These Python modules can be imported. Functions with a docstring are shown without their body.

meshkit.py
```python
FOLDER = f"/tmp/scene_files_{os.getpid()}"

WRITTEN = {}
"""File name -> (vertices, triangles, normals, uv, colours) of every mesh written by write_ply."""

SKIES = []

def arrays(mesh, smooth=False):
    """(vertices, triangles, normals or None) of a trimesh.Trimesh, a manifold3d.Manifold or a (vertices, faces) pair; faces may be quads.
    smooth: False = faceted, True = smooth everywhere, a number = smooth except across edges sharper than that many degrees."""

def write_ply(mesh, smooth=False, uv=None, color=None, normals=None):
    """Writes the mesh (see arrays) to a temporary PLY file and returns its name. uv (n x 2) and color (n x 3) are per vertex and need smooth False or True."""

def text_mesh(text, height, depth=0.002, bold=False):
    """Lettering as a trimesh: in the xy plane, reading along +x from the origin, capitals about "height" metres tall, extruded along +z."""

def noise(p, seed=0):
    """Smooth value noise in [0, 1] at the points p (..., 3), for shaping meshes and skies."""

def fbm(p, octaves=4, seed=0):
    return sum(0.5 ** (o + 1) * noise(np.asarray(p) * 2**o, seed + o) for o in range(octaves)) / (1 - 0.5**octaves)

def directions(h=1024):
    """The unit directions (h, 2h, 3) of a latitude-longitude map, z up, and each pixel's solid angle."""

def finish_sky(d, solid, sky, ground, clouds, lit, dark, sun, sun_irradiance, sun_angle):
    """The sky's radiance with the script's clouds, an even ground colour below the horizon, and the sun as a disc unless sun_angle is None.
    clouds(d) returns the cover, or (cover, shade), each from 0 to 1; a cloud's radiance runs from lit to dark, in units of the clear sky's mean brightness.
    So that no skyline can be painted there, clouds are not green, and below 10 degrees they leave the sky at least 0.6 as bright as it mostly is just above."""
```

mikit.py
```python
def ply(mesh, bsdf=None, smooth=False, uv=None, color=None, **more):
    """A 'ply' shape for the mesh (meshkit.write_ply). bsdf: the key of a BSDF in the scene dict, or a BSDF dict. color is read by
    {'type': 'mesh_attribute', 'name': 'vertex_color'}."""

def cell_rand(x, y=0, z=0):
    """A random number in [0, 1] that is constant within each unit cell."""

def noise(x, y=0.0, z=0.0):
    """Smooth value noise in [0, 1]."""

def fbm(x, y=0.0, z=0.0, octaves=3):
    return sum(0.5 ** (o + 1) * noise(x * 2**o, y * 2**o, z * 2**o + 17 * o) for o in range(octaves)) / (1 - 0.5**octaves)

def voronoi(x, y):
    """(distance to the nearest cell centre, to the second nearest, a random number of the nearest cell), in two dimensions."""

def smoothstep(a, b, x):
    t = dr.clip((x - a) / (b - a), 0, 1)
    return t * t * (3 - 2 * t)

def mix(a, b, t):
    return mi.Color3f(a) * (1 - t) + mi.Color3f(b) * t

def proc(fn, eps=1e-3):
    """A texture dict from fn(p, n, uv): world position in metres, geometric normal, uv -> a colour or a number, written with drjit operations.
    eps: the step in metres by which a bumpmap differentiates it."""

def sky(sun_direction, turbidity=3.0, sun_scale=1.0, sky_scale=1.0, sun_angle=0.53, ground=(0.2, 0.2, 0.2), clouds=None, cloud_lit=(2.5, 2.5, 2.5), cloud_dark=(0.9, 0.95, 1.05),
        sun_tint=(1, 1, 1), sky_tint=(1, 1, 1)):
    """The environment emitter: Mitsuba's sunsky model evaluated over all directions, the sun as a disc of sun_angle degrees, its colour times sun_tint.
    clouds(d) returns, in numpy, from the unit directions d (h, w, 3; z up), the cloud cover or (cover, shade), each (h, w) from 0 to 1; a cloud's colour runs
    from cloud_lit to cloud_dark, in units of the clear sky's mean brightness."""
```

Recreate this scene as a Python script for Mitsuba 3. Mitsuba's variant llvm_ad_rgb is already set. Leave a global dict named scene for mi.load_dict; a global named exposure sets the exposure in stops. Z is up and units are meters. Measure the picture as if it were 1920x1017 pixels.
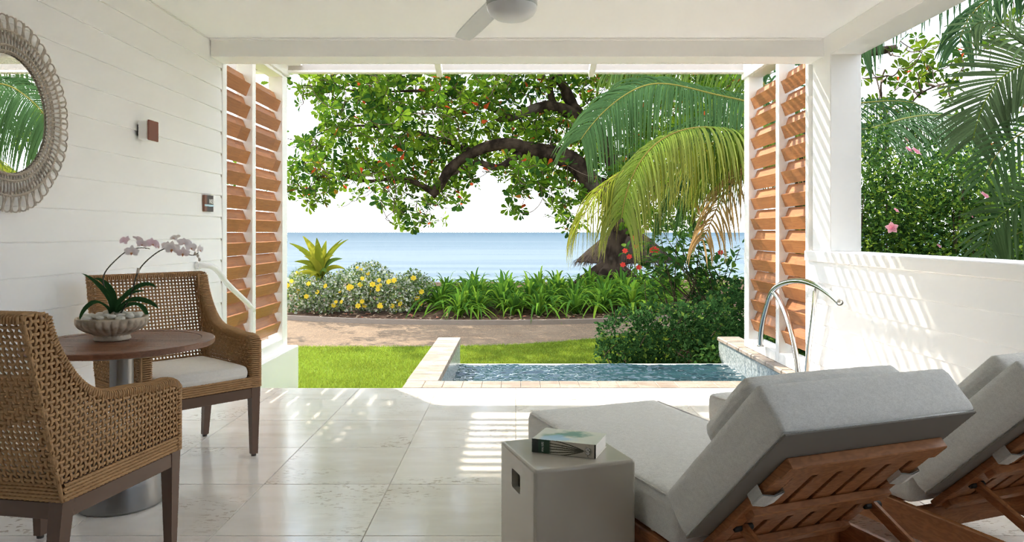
import math, random
import numpy as np
import trimesh
import drjit as dr
import mitsuba as mi
import mikit, meshkit
from mikit import noise, fbm, smoothstep, mix, cell_rand, voronoi
from scipy.spatial import ConvexHull

T = mi.ScalarTransform4f
scene, labels = {}, {}
PI = math.pi

# ------------------------------------------------------------------ camera, sky, sun, exposure
exposure = 2.68
SUN = (-0.665, 0.98, 1.0)
scene['camera'] = {'type': 'perspective', 'fov': math.degrees(2 * math.atan(960 / 1390.0)), 'fov_axis': 'x',
                   'to_world': T().look_at(origin=[0, 0, 1.2], target=[0, 1, 1.2], up=[0, 0, 1]),
                   'principal_point_offset_x': -7 / 1920.0, 'principal_point_offset_y': 72.5 / 1017.0,
                   'near_clip': 0.05, 'far_clip': 30000.0}


def cloud_cover(d):
    p = np.stack([d[..., 0] / (d[..., 2] + .25), d[..., 1] / (d[..., 2] + .25), d[..., 2] * 0], -1)
    c = meshkit.fbm(p * 1.6 + 3.1, 5, seed=4)
    cov = np.clip((c - .36) * 3.2, 0, 1)
    low = np.clip(1 - d[..., 2] / .30, 0, 1)
    return np.clip(.40 + .6 * cov + .5 * low, 0, 1) * .95, np.clip((c - .62) * 1.2, 0, .35)


scene['sky'] = mikit.sky(SUN, turbidity=2.6, sun_scale=1.1, sky_scale=3.3, ground=(.25, .25, .2), clouds=cloud_cover,
                         cloud_lit=(1.45, 1.45, 1.45), cloud_dark=(.95, .98, 1.02), sky_tint=(.98, 1.0, 1.04), sun_tint=(.93, 1.0, 1.13))

# ------------------------------------------------------------------ helpers: names and labels


KEYN = {}


def key_of(base):
    n = KEYN.get(base, -1) + 1
    KEYN[base] = n
    return f'{base}_{n:03d}' if n else base


def tag(key, label=None, cat=None, group=None, kind=None):
    d = labels.setdefault(key, {})
    for k, v in (('label', label), ('category', cat), ('group', group), ('kind', kind)):
        if v:
            d[k] = v
    return key


def thing(base, label, cat, group=None):
    k = key_of(base)
    return tag(k, label, cat, group)


def put(base, mesh, mat, smooth=False, label=None, cat=None, group=None, kind=None, color=None, tw=None):
    """mesh: a trimesh, a (v, f) pair, or a ready ply dict. Adds one entry under base, numbered if taken."""
    k = key_of(base)
    if isinstance(mesh, dict):
        d = dict(mesh)
    else:
        d = mikit.ply(mesh, mat, smooth=smooth, color=color)
    if tw is not None:
        d['to_world'] = tw
    scene[k] = d
    if label or cat or group or kind:
        tag(k, label, cat, group, kind)
    return k


def struct(base, mesh, mat, label=None, cat=None, smooth=False, color=None):
    return put(base, mesh, mat, smooth, label, cat, None, 'structure', color)


# ------------------------------------------------------------------ helpers: meshes as (v, f) pairs
def V(*a):
    return np.array(a, float)


def unit(a):
    a = np.asarray(a, float)
    return a / (np.linalg.norm(a, axis=-1, keepdims=True) + 1e-12)


def cat(parts):
    vs, fs, n = [], [], 0
    for v, f in parts:
        vs.append(np.asarray(v, float))
        fs.append(np.asarray(f, int) + n)
        n += len(v)
    return np.vstack(vs), np.vstack(fs)


def _cb_template():
    c = np.array([[x, y, z] for x in (-1, 1) for y in (-1, 1) for z in (-1, 1)], float)
    v, ins = [], []
    for p in c:
        for k in range(3):
            v.append(p * 1.0)
            m = np.ones(3)
            m[k] = 0
            ins.append(m)
    v, ins = np.array(v), np.array(ins)
    q = v * (1 - .1 * ins)
    h = ConvexHull(q)
    f = h.simplices.copy()
    cen = q[f].mean(1)
    nrm = np.cross(q[f[:, 1]] - q[f[:, 0]], q[f[:, 2]] - q[f[:, 0]])
    fl = (nrm * cen).sum(1) < 0
    f[fl] = f[fl][:, ::-1]
    return v, ins, f


CBV, CBI, CBF = _cb_template()


def obox(c, ax, half, b=.004):
    half = np.asarray(half, float)
    b = min(b, half.min() * .45)
    v = CBV * half - CBV * CBI * b
    return np.asarray(c, float) + v @ np.asarray(ax, float), CBF


def cbox(x0, x1, y0, y1, z0, z1, b=.004):
    return obox([(x0 + x1) / 2, (y0 + y1) / 2, (z0 + z1) / 2], np.eye(3), [abs(x1 - x0) / 2, abs(y1 - y0) / 2, abs(z1 - z0) / 2], b)


def bar(p, q, w, h, up=(0, 0, 1), b=.003):
    """a straight bar from p to q, w wide (sideways), h high (along up)."""
    p, q = np.asarray(p, float), np.asarray(q, float)
    d = unit(q - p)
    s = unit(np.cross(d, up))
    u = np.cross(s, d)
    return obox((p + q) / 2, np.array([d, s, u]), [np.linalg.norm(q - p) / 2, w / 2, h / 2], b)


def tube(path, r, n=8, caps=True, flat=1.0, nrm=None):
    """a tube along path; r a number or one per point; flat < 1 squashes it along the frame's second axis (nrm when given)."""
    P = np.asarray(path, float)
    m = len(P)
    r = np.broadcast_to(np.asarray(r, float), (m,))
    t = unit(np.gradient(P, axis=0))
    if nrm is not None:
        b = np.broadcast_to(np.asarray(nrm, float), (m, 3))
        b = unit(b - (b * t).sum(1, keepdims=True) * t)
    else:
        a = np.array([0, 0, 1.0]) if abs(t[0, 2]) < .9 else np.array([1.0, 0, 0])
        b = np.empty((m, 3))
        v = unit(a - a.dot(t[0]) * t[0])
        for i in range(m):
            v = v - v.dot(t[i]) * t[i]
            v = v / (np.linalg.norm(v) + 1e-12)
            b[i] = v
    s = np.cross(t, b)
    ang = np.arange(n) * 2 * PI / n + PI / n
    ring = np.cos(ang)[None, :, None] * s[:, None] + flat * np.sin(ang)[None, :, None] * b[:, None]
    v = (P[:, None] + ring * r[:, None, None]).reshape(-1, 3)
    i = np.arange(n)
    j = (i + 1) % n
    f = []
    for k in range(m - 1):
        a0, a1 = k * n + i, k * n + j
        b0, b1 = a0 + n, a1 + n
        f.append(np.stack([a0, a1, b1], 1))
        f.append(np.stack([a0, b1, b0], 1))
    f = np.vstack(f)
    if caps:
        v = np.vstack([v, P[:1], P[-1:]])
        e = (m - 1) * n
        f = np.vstack([f, np.stack([j, i, i * 0 + m * n], 1), np.stack([e + i, e + j, i * 0 + m * n + 1], 1)])
    return v, f


def lathe(prof, n=48, c=(0, 0, 0)):
    """prof: (r, z) from bottom to top, outside on the right."""
    prof = np.asarray(prof, float)
    a = np.arange(n) * 2 * PI / n
    v = np.stack([prof[:, None, 0] * np.cos(a), prof[:, None, 0] * np.sin(a), np.repeat(prof[:, 1:2], n, 1)], -1).reshape(-1, 3)
    i = np.arange(n)
    j = (i + 1) % n
    f = []
    for k in range(len(prof) - 1):
        f.append(np.stack([k * n + i, k * n + j, (k + 1) * n + j], 1))
        f.append(np.stack([k * n + i, (k + 1) * n + j, (k + 1) * n + i], 1))
    return v + np.asarray(c, float), np.vstack(f)


def prism(poly, h0, h1, fn):
    """poly (n,2) ccw convex or simple, extruded from h0 to h1; fn(a, b, h) -> xyz array."""
    from shapely.geometry import Polygon
    m = trimesh.creation.extrude_polygon(Polygon(poly), 1.0, engine='earcut')
    v = np.asarray(m.vertices)
    v = fn(v[:, 0], v[:, 1], h0 + v[:, 2] * (h1 - h0))
    return np.asarray(v, float), np.asarray(m.faces)


def rbox(hx, hy, hz, r, n=(12, 12, 6), puff=0.0, wr=0.0, seed=0):
    """a cushion: a box of half sizes with rounded edges, faces swollen by puff and wrinkled by wr."""
    vs, fs, off = [], [], 0
    h = np.array([hx, hy, hz])
    for ax in range(3):
        u, w = (ax + 1) % 3, (ax + 2) % 3
        for s in (-1, 1):
            def grid(k):
                g = np.linspace(-1, 1, n[k] + 1)
                e = 1 - r / h[k]
                g = np.sign(g) * np.where(abs(g) > .8, e + (abs(g) - .8) / .2 * (1 - e), abs(g) / .8 * e)
                return g
            gu, gw = np.meshgrid(grid(u), grid(w), indexing='ij')
            p = np.zeros(gu.shape + (3,))
            p[..., u], p[..., w], p[..., ax] = gu * h[u], gw * h[w], s * h[ax]
            a, b = gu.shape
            idx = np.arange(a * b).reshape(a, b) + off
            q = np.stack([idx[:-1, :-1], idx[1:, :-1], idx[1:, 1:], idx[:-1, 1:]], -1).reshape(-1, 4)
            if s < 0:
                q = q[:, ::-1]
            fs.append(np.vstack([q[:, [0, 1, 2]], q[:, [0, 2, 3]]]))
            vs.append(p.reshape(-1, 3))
            off += a * b
    v, f = np.vstack(vs), np.vstack(fs)
    c = np.clip(v, -(h - r), h - r)
    d = v - c
    v = c + unit(d) * np.minimum(np.linalg.norm(d, axis=1, keepdims=True), r)
    x = v / h
    if puff:
        for k in range(3):
            u, w = (k + 1) % 3, (k + 2) % 3
            v[:, k] += np.sign(x[:, k]) * puff * (1 - x[:, u] ** 2) * (1 - x[:, w] ** 2) * (abs(x[:, k]) > .6)
    if wr:
        nz = meshkit.fbm(v * 14, 3, seed) - .5
        v = v + unit(x) * nz[:, None] * wr
    m = trimesh.Trimesh(v, f, process=True, merge_norm=True, merge_tex=True)
    return np.asarray(m.vertices), np.asarray(m.faces)


def at(m, o, ax):
    """mesh in local coordinates -> origin o, rows of ax the local axes."""
    return np.asarray(o, float) + np.asarray(m[0]) @ np.asarray(ax, float), m[1]


def smoothpath(pts, n=40):
    from scipy.interpolate import CubicSpline
    p = np.asarray(pts, float)
    t = np.r_[0, np.cumsum(np.linalg.norm(np.diff(p, axis=0), axis=1))]
    return CubicSpline(t, p)(np.linspace(0, t[-1], n))


# ------------------------------------------------------------------ materials
def rgb(c):
    return {'type': 'rgb', 'value': list(map(float, c))}


def tex(c):
    return mikit.proc(c) if callable(c) else rgb(c)


def mat(key, color, rough=.5, metal=0.0, spec=.5, bump=None, bscale=.001, eps=1e-3, coat=0.0, sheen=0.0, **more):
    b = {'type': 'principled', 'base_color': color if isinstance(color, dict) else tex(color), 'roughness': rough if not callable(rough) else mikit.proc(rough),
         'metallic': metal, 'specular': spec, **more}
    if coat:
        b['clearcoat'], b['clearcoat_gloss'] = coat, .9
    if sheen:
        b['sheen'] = sheen
    if bump is not None:
        b = {'type': 'bumpmap', 'arbitrary': mikit.proc(bump, eps), 'scale': bscale, 'bsdf': b}
    scene[key] = {'type': 'twosided', 'bsdf': b}


def lin(r, g, b):
    c = np.array([r, g, b]) / 255.0
    return tuple(np.where(c < .04045, c / 12.92, ((c + .055) / 1.055) ** 2.4))


def travertine(p, n, uv):
    cx, cy = dr.floor(p.x / .6), dr.floor((p.y - .53) / .6)
    r = cell_rand(cx, cy, 5)
    ox = r * 37.0
    v = fbm(p.x * 2.2 + ox, p.y * 7.0 + ox, 1.5, 4)
    fine = fbm(p.x * 9 + ox, p.y * 30, 7.3, 3)
    c = mix((.84, .815, .77), (.75, .71, .645), smoothstep(.35, .75, v) * .8)
    c = mix(c, (.88, .85, .79), smoothstep(.52, .75, fine) * .5)
    patch = smoothstep(.50, .72, fbm(p.x * 1.9 + ox * 1.3, p.y * 2.6 - ox, 3.3, 3))
    pit = smoothstep(.60, .68, fbm(p.x * 44 + ox, p.y * 95, 9.1, 3)) * patch
    c = mix(c, (.36, .29, .21), pit * .75)
    return c * (0.94 + 0.1 * r)


def coping_stone(p, n, uv):
    v = fbm(p.x * 6, p.y * 9, p.z * 6 + 2, 4)
    c = mix((.36, .31, .265), (.25, .205, .165), smoothstep(.35, .75, v))
    pit = smoothstep(.62, .70, fbm(p.x * 45, p.y * 45, p.z * 30, 3))
    return mix(c, (.30, .22, .17), pit * .6)


def grain(p, sx, sy, sz, lo, hi, k=1.0):
    w = fbm(p.x * sx, p.y * sy, p.z * sz, 4)
    s = .5 + .5 * dr.sin(w * 46.0 * k)
    return mix(lo, hi, .35 * s + .65 * fbm(p.x * sx * .6 + 5, p.y * sy * .6, p.z * sz * .6, 3))


def louvre_wood(p, n, uv):   # boards run along y
    q = dr.floor(p.z / .2105 + .5) + dr.floor(p.y * 1.05)
    r = cell_rand(q, dr.floor(p.x), 2)
    c = grain(mi.Point3f(p.x + r * 9, p.y + r * 5, p.z), 30, 1.2, 30, (.29, .102, .034), (.44, .185, .062))
    return c * (.86 + .28 * r)


def teak(p, n, uv):
    return grain(p, 9, 9, 26, (.22, .082, .026), (.40, .170, .062))


def table_wood(p, n, uv):
    r = cell_rand(dr.floor(p.y / .036), 3, 1)
    return grain(mi.Point3f(p.x + r * 7, p.y, p.z), 2.2, 40, 30, (.13, .055, .030), (.23, .105, .058)) * (.85 + .3 * r)


def sand(p, n, uv):
    v = fbm(p.x * 3.1, p.y * 3.1, 0, 4)
    g = noise(p.x * 70, p.y * 70, 0)
    g2 = noise(p.x * 24, p.y * 24, 5)
    c = mix((.135, .10, .07), (.20, .155, .112), v)
    return mix(c, (.33, .22, .14), smoothstep(.60, .85, g) * .65 + smoothstep(.70, .9, g2) * .35)


def soil(p, n, uv):
    v = fbm(p.x * 9, p.y * 9, p.z * 9, 4)
    return mix((.065, .040, .028), (.16, .10, .07), smoothstep(.35, .75, v))


def lawn_col(p, n, uv):
    v = fbm(p.x * 1.4, p.y * 1.4, 0, 3)
    g = noise(p.x * 60, p.y * 60, 0)
    return mix((.15, .235, .04), (.26, .35, .07), v * .6 + g * .4)


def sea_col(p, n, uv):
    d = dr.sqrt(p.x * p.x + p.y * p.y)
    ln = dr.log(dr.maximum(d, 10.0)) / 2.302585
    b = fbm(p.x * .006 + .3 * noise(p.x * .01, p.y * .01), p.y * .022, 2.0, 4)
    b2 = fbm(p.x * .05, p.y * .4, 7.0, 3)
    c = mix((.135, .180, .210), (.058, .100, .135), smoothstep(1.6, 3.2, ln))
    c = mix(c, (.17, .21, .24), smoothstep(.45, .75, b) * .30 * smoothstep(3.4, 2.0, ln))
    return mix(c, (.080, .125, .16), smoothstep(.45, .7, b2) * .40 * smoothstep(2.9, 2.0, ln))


def mosaic(p, n, uv):
    a = (p.x + p.y) / .022
    b = p.z / .022
    r = cell_rand(dr.floor(a), dr.floor(b), 3)
    fa, fb = a - dr.floor(a), b - dr.floor(b)
    g = dr.maximum(smoothstep(.84, .94, fa), smoothstep(.84, .94, fb))
    hi = smoothstep(-.335, -.325, p.z)
    return mix(mix((.02, .07, .09), (.05, .13, .16), r), mix(mix((.19, .24, .26), (.44, .50, .52), r), (.36, .37, .36), g), hi)


def pool_floor(p, n, uv):
    a, b = p.x / .03, p.y / .03
    r = cell_rand(dr.floor(a), dr.floor(b), 3)
    return mix((.02, .07, .09), (.05, .13, .16), r)


def bark(p, n, uv):
    v = fbm(p.x * 7, p.y * 7, p.z * 3.2, 4)
    m = smoothstep(.63, .75, fbm(p.x * 2.2, p.y * 2.2, p.z * 2.2, 3))
    c = mix((.028, .019, .015), (.095, .067, .050), smoothstep(.3, .72, v))
    return mix(c, (.24, .22, .19), m * .3)


def wicker_col(p, n, uv):
    v = fbm(p.x * 60, p.y * 60, p.z * 60, 2)
    w = fbm(p.x * 6, p.y * 6, p.z * 6, 2)
    return mix((.30, .158, .062), (.49, .288, .132), v * .6 + w * .4)


def linen(lo, hi):
    def fn(p, n, uv):
        v = noise(p.x * 420, p.y * 420, p.z * 420)
        w = fbm(p.x * 90, p.y * 90, p.z * 90, 2)
        return mix(lo, hi, .55 * v + .45 * w)
    return fn


def rattan_col(p, n, uv):
    v = fbm(p.x * 40, p.y * 40, p.z * 40, 3)
    return mix((.33, .29, .25), (.57, .51, .45), smoothstep(.25, .75, v))


def bowl_col(p, n, uv):
    v = fbm(p.x * 22, p.y * 22, p.z * 22, 4)
    return mix((.31, .25, .178), (.54, .455, .345), smoothstep(.3, .7, v))


def pebble_col(p, n, uv):
    v = fbm(p.x * 40, p.y * 40, p.z * 40, 3)
    return mix((.52, .495, .43), (.74, .71, .64), v)


def thatch_col(p, n, uv):
    v = fbm(p.x * 9, p.y * 9, p.z * 9, 4)
    return mix((.022, .016, .013), (.055, .042, .034), v)


mat('mat_wall', (.88, .885, .89), .55)
mat('mat_ceiling', (.91, .91, .92), .6)
mat('mat_trim', (.88, .875, .86), .45)
mat('mat_fascia_shaded', (.50, .465, .42), .5)  # darker than the trim: the shade on the fascia is put into its colour
mat('mat_backroom', (.06, .045, .035), .6)
mat('mat_floor', travertine, .13, spec=.7)
mat('mat_grout', (.42, .37, .30), .8)
mat('mat_coping', coping_stone, .6)
mat('mat_louvre', louvre_wood, .42)
mat('mat_frame_white', (.86, .855, .83), .4)
mat('mat_mosaic', mosaic, .25)
mat('mat_pool_floor', pool_floor, .4)
mat('mat_sand', sand, .95, spec=.1)
mat('mat_soil', soil, .95, spec=.1)
mat('mat_lawn', lawn_col, .9, spec=.1)
mat('mat_kerb', (.27, .225, .185), .8)
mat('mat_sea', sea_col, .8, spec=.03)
mat('mat_water', (.022, .060, .082), .05, spec=.8)
# one translucent leaf material; every leaf mesh carries its own colours per vertex
scene['mat_leaf'] = {'type': 'principledthin', 'base_color': {'type': 'mesh_attribute', 'name': 'vertex_color'}, 'roughness': .40, 'diff_trans': .78, 'spec_trans': 0.0, 'eta': 1.45}
scene['mat_petal'] = {'type': 'principledthin', 'base_color': {'type': 'mesh_attribute', 'name': 'vertex_color'}, 'roughness': .6, 'diff_trans': .8, 'spec_trans': 0.0, 'eta': 1.3}
mat('mat_colored', {'type': 'mesh_attribute', 'name': 'vertex_color'}, .5)
mat('mat_bark', bark, .9, spec=.1, bump=lambda p, n, uv: fbm(p.x * 11, p.y * 11, p.z * 5, 4), bscale=.05, eps=4e-3)
mat('mat_twig', (.13, .095, .07), .8, spec=.2)
# ------------------------------------------------------------------ the shell of the porch
WX = 2.45          # inner faces of the side walls and louvres
CEIL, BEAM = 2.76, 2.61

# floor: a grout bed that holds travertine tiles (0.6 m), its front edge at the garden
fl = struct('floor', cbox(-WX - .25, WX + .25, -.80, 5.70, -.5, -.012, .002), 'mat_grout')
GAP = .0016
for i in range(-5, 5):
    for j in range(-5, 9):
        x0, x1 = max(i * .6, -WX - .02), min(i * .6 + .6, WX + .02)
        y0, y1 = .53 + j * .6, min(.53 + j * .6 + .6, 5.715)
        if x1 - x0 < .05 or y1 <= -.8 or y1 - y0 < .05:
            continue
        put(fl + '__tile', cbox(x0 + GAP, x1 - GAP, y0 + GAP, y1 - GAP, -.03, 0, .0015), 'mat_floor')

# ceiling, roof slab, beams, pillar
struct('ceiling', cbox(-WX - .25, WX + .30, -.80, 6.21, CEIL, CEIL + .22, .002), 'mat_ceiling')
struct('trim_1', cat([cbox(-WX, WX + .04, 5.95, 6.21, BEAM, CEIL, .004), cbox(-WX, WX, 5.93, 5.95, CEIL - .018, CEIL, .003)]), 'mat_trim', 'white painted front beam spanning the porch opening under the ceiling', 'beam')
struct('trim_2', cbox(WX + .02, WX + .27, -.80, 6.21, BEAM - .01, CEIL, .004), 'mat_trim', 'white side beam above the open right side of the porch', 'beam')
struct('pillar', cbox(WX + .02, WX + .265, 5.82, 6.17, 1.05, BEAM, .006), 'mat_trim', 'square white pillar standing on the right parapet', 'pillar')

# left wall: lapped siding boards on a base, end trim
wl = struct('wall_left', cbox(-WX - .25, -WX - .025, -.80, 6.20, 0, CEIL, .002), 'mat_wall')
for k in range(-7, 10):
    z0 = 1.15 + .1775 * k
    z1 = min(z0 + .1775, CEIL)
    z0 = max(z0, .0)
    prof = [(-WX - .026, z0), (-WX - .002, z0), (-WX - .0005, z0 + .004), (-WX - .008, z1 - .006), (-WX - .012, z1), (-WX - .026, z1)]
    m = prism([(a, b) for a, b in prof], -.78, 6.185, lambda a, b, h: np.stack([a, h, b], 1))
    m = (m[0], m[1][:, ::-1])
    put(wl + '__siding_board', m, 'mat_wall')
struct('trim_3', cbox(-WX - .25, -WX + .006, 6.185, 6.275, -.05, CEIL, .004), 'mat_trim', 'white corner trim board at the end of the left wall', 'trim')
put(wl + '__socket_strip', cat([cbox(-WX - .03, -WX - .004, 6.178, 6.186, 1.15 + .1775 * k - .02, 1.15 + .1775 * k + .03, .001) for k in range(-5, 9)]), 'mat_kerb')

# right parapet wall with boards and a cap
wr = struct('wall_right', cbox(WX + .0, WX + .25, -.80, 6.17, 0, 1.0, .002), 'mat_wall')
for k in range(7):
    z1 = .962 - .1635 * k
    z0 = max(z1 - .1635, 0)
    if z1 - z0 < .02:
        continue
    prof = [(WX - .004, z0), (WX - .026, z0), (WX - .027, z0 + .004), (WX - .016, z1 - .008), (WX - .012, z1), (WX - .004, z1)]
    m = prism(prof[::-1], -.78, 6.17, lambda a, b, h: np.stack([a, h, b], 1))
    put(wr + '__siding_board', m, 'mat_wall')
put(wr + '__cap', cbox(WX - .045, WX + .28, -.80, 6.185, .965, 1.05, .006), 'mat_trim')
# the room behind the camera, in shade
struct('wall_back', cbox(-WX - .25, WX + .3, -.95, -.80, 0, CEIL, .002), 'mat_backroom')

# ------------------------------------------------------------------ louvre screens
YP = [(6.275, 6.90, 6.99), (6.99, 7.79, 7.95)]     # glazing bay from, to, far stile to


def louvre(side, n, lab):
    s = -1 if side == 'left' else 1
    y0, y1, y2 = YP[n]
    t = thing('louvre_screen', lab, 'louvre screen', 'louvre screens at the sides of the porch')
    fx = lambda d: s * (WX + d)            # d: outwards from the inner face
    X = lambda a, b: sorted((fx(a), fx(b)))

    def bx(d0, d1, ya, yb, za, zb, b=.004):
        x0, x1 = X(d0, d1)
        return cbox(x0, x1, ya, yb, za, zb, b)
    put(t + '__stile', bx(0, .15, y1, y2, -.018, 2.86), 'mat_frame_white')
    if n == 0:
        put(t + '__stile', bx(0.0, .15, y0 - .07, y0, -.018, 2.86), 'mat_frame_white')
    put(t + '__bottom_rail', bx(0, .17, y0, y1, -.018, .078), 'mat_frame_white')
    put(t + '__top_rail', bx(0.002, .15, y0, y1, 2.835, 2.87), 'mat_frame_white')
    zt = 2.58 if s < 0 else 2.604
    th = .018

    def board(p, q):      # p, q: (d, z) of the inner face's lower and upper edge; thickness goes outwards
        p, q = np.array(p), np.array(q)
        e = unit(q - p)
        o = np.array([e[1], -e[0]])
        if o[0] < 0:
            o = -o
        poly = np.array([p, q, q + o * th, p + o * th])
        area = .5 * sum(poly[i - 1][0] * poly[i][1] - poly[i][0] * poly[i - 1][1] for i in range(4))
        if area < 0:
            poly = poly[::-1]
        m = prism(poly, y0 + .002, y1 - .002, lambda a, b, h: np.stack([fx(a), h, b], 1))
        return (m[0], m[1][:, ::-1] if s > 0 else m[1])
    for k in range(12):
        z = zt - .2110 * k
        m = cat([board((.058, z - .112), (.015, z)), board((.052, z - .004), (.090, z + .092))])
        put(t + '__slat', m, 'mat_louvre')
    return t


louvre('left', 0, 'left wooden louvre screen, bay nearest the porch wall')
louvre('left', 1, 'left wooden louvre screen, bay farther out beside the lawn')
louvre('right', 0, 'right wooden louvre screen, bay nearest the white pillar')
louvre('right', 1, 'right wooden louvre screen, bay farther out over the pool coping')

# low plinth walls below the louvres and the pergola above them
struct('plinth', cbox(-2.72, -2.35, 5.72, 8.02, -.55, -.02, .008), 'mat_trim', 'low white plinth under the left louvre screens', 'plinth')
struct('lintel', cat([cbox(-WX - .16, -WX + .02, 6.21, 7.98, 2.87, 3.02), cbox(WX - .02, WX + .16, 6.21, 7.98, 2.84, 3.02), cbox(-2.9, -2.28, 6.21, 7.96, 2.98, 3.02)]), 'mat_trim', 'white lintels running above the louvre screens', 'lintel')
pg = thing('pergola', 'white slatted pergola with front fascia beyond the porch beam', 'pergola')
put(pg + '__fascia', cbox(-4.4, 2.75, 7.92, 7.97, 2.93, 3.06), 'mat_fascia_shaded')
put(pg + '__fascia_lip', cbox(-4.4, 2.75, 7.90, 7.99, 2.905, 2.93), 'mat_trim')
for x in (-4.3, -.81, .806):
    put(pg + '__rafter', cbox(x - .025, x + .025, 6.21, 7.92, 2.96, 3.03), 'mat_trim')
    if x > -4:
        br = prism([(7.60, 2.96), (7.90, 2.86), (7.92, 2.86), (7.92, 2.96)], x - .03, x + .03, lambda a, b, h: np.stack([h, a, b], 1))
        put(pg + '__bracket', br, 'mat_trim')
for k in range(11):
    y = 7.682 - .1302 * k
    put(pg + '__slat', cbox(-4.35, 2.72, y - .026, y + .026, 2.985, 3.02, .002), 'mat_trim')

# ------------------------------------------------------------------ garden ground, pool, sea
GZ = -.5


def sheet(poly, z, nx=1, h=.03):
    return prism(poly, z - h, z, lambda a, b, hh: np.stack([a, b, hh], 1))


edge = [(-12, 10.94), (-2.0, 10.94), (-.7, 11.05), (.2, 11.25), (1.0, 11.65), (1.8, 12.2), (2.6, 13.0), (4, 14.0)]
lawn_l = [(-12, 5.4), (-.92, 5.4), (-.92, 10.98), (-2.0, 10.94), (-12, 10.94)]
lawn_r = [(-.92, 8.475), (8, 8.475), (8, 14.2), (4, 14.0)] + edge[::-1][1:-2] + [(-.92, 11.0)]
struct('lawn', cat([sheet(lawn_l, GZ), sheet(lawn_r, GZ)]), 'mat_lawn', 'short green lawn between the porch and the garden path', 'lawn')
struct('path', cat([sheet([(-30, 8), (-.9, 8), (-.9, 8.6), (20, 8.6), (20, 16), (-30, 16)], GZ - .02)]), 'mat_sand', 'sandy garden path crossing behind the lawn', 'path')
for k in range(len(edge) - 4):
    pass
put('lawn_edging', tube(smoothpath([(p[0], p[1] + .01, GZ) for p in edge[1:7]], 60), .018, 6), 'mat_kerb', True, 'thin pale edging strip between lawn and sandy path', 'edging')

kerb_pts = [(-14, 17.2), (-8, 15.6), (-4.48, 14.6), (-3.2, 14.12), (-1.66, 13.84), (-.17, 13.80), (1.3, 13.98), (2.4, 14.3), (4.5, 15.2), (9, 17.6)]
kp = smoothpath([(a, b, GZ + .035) for a, b in kerb_pts], 120)
put('kerb', tube(kp + V(0, 0, -.012), .062, 4), 'mat_kerb', label='low curved pale kerb between sandy path and planting bed', cat='kerb')

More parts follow.
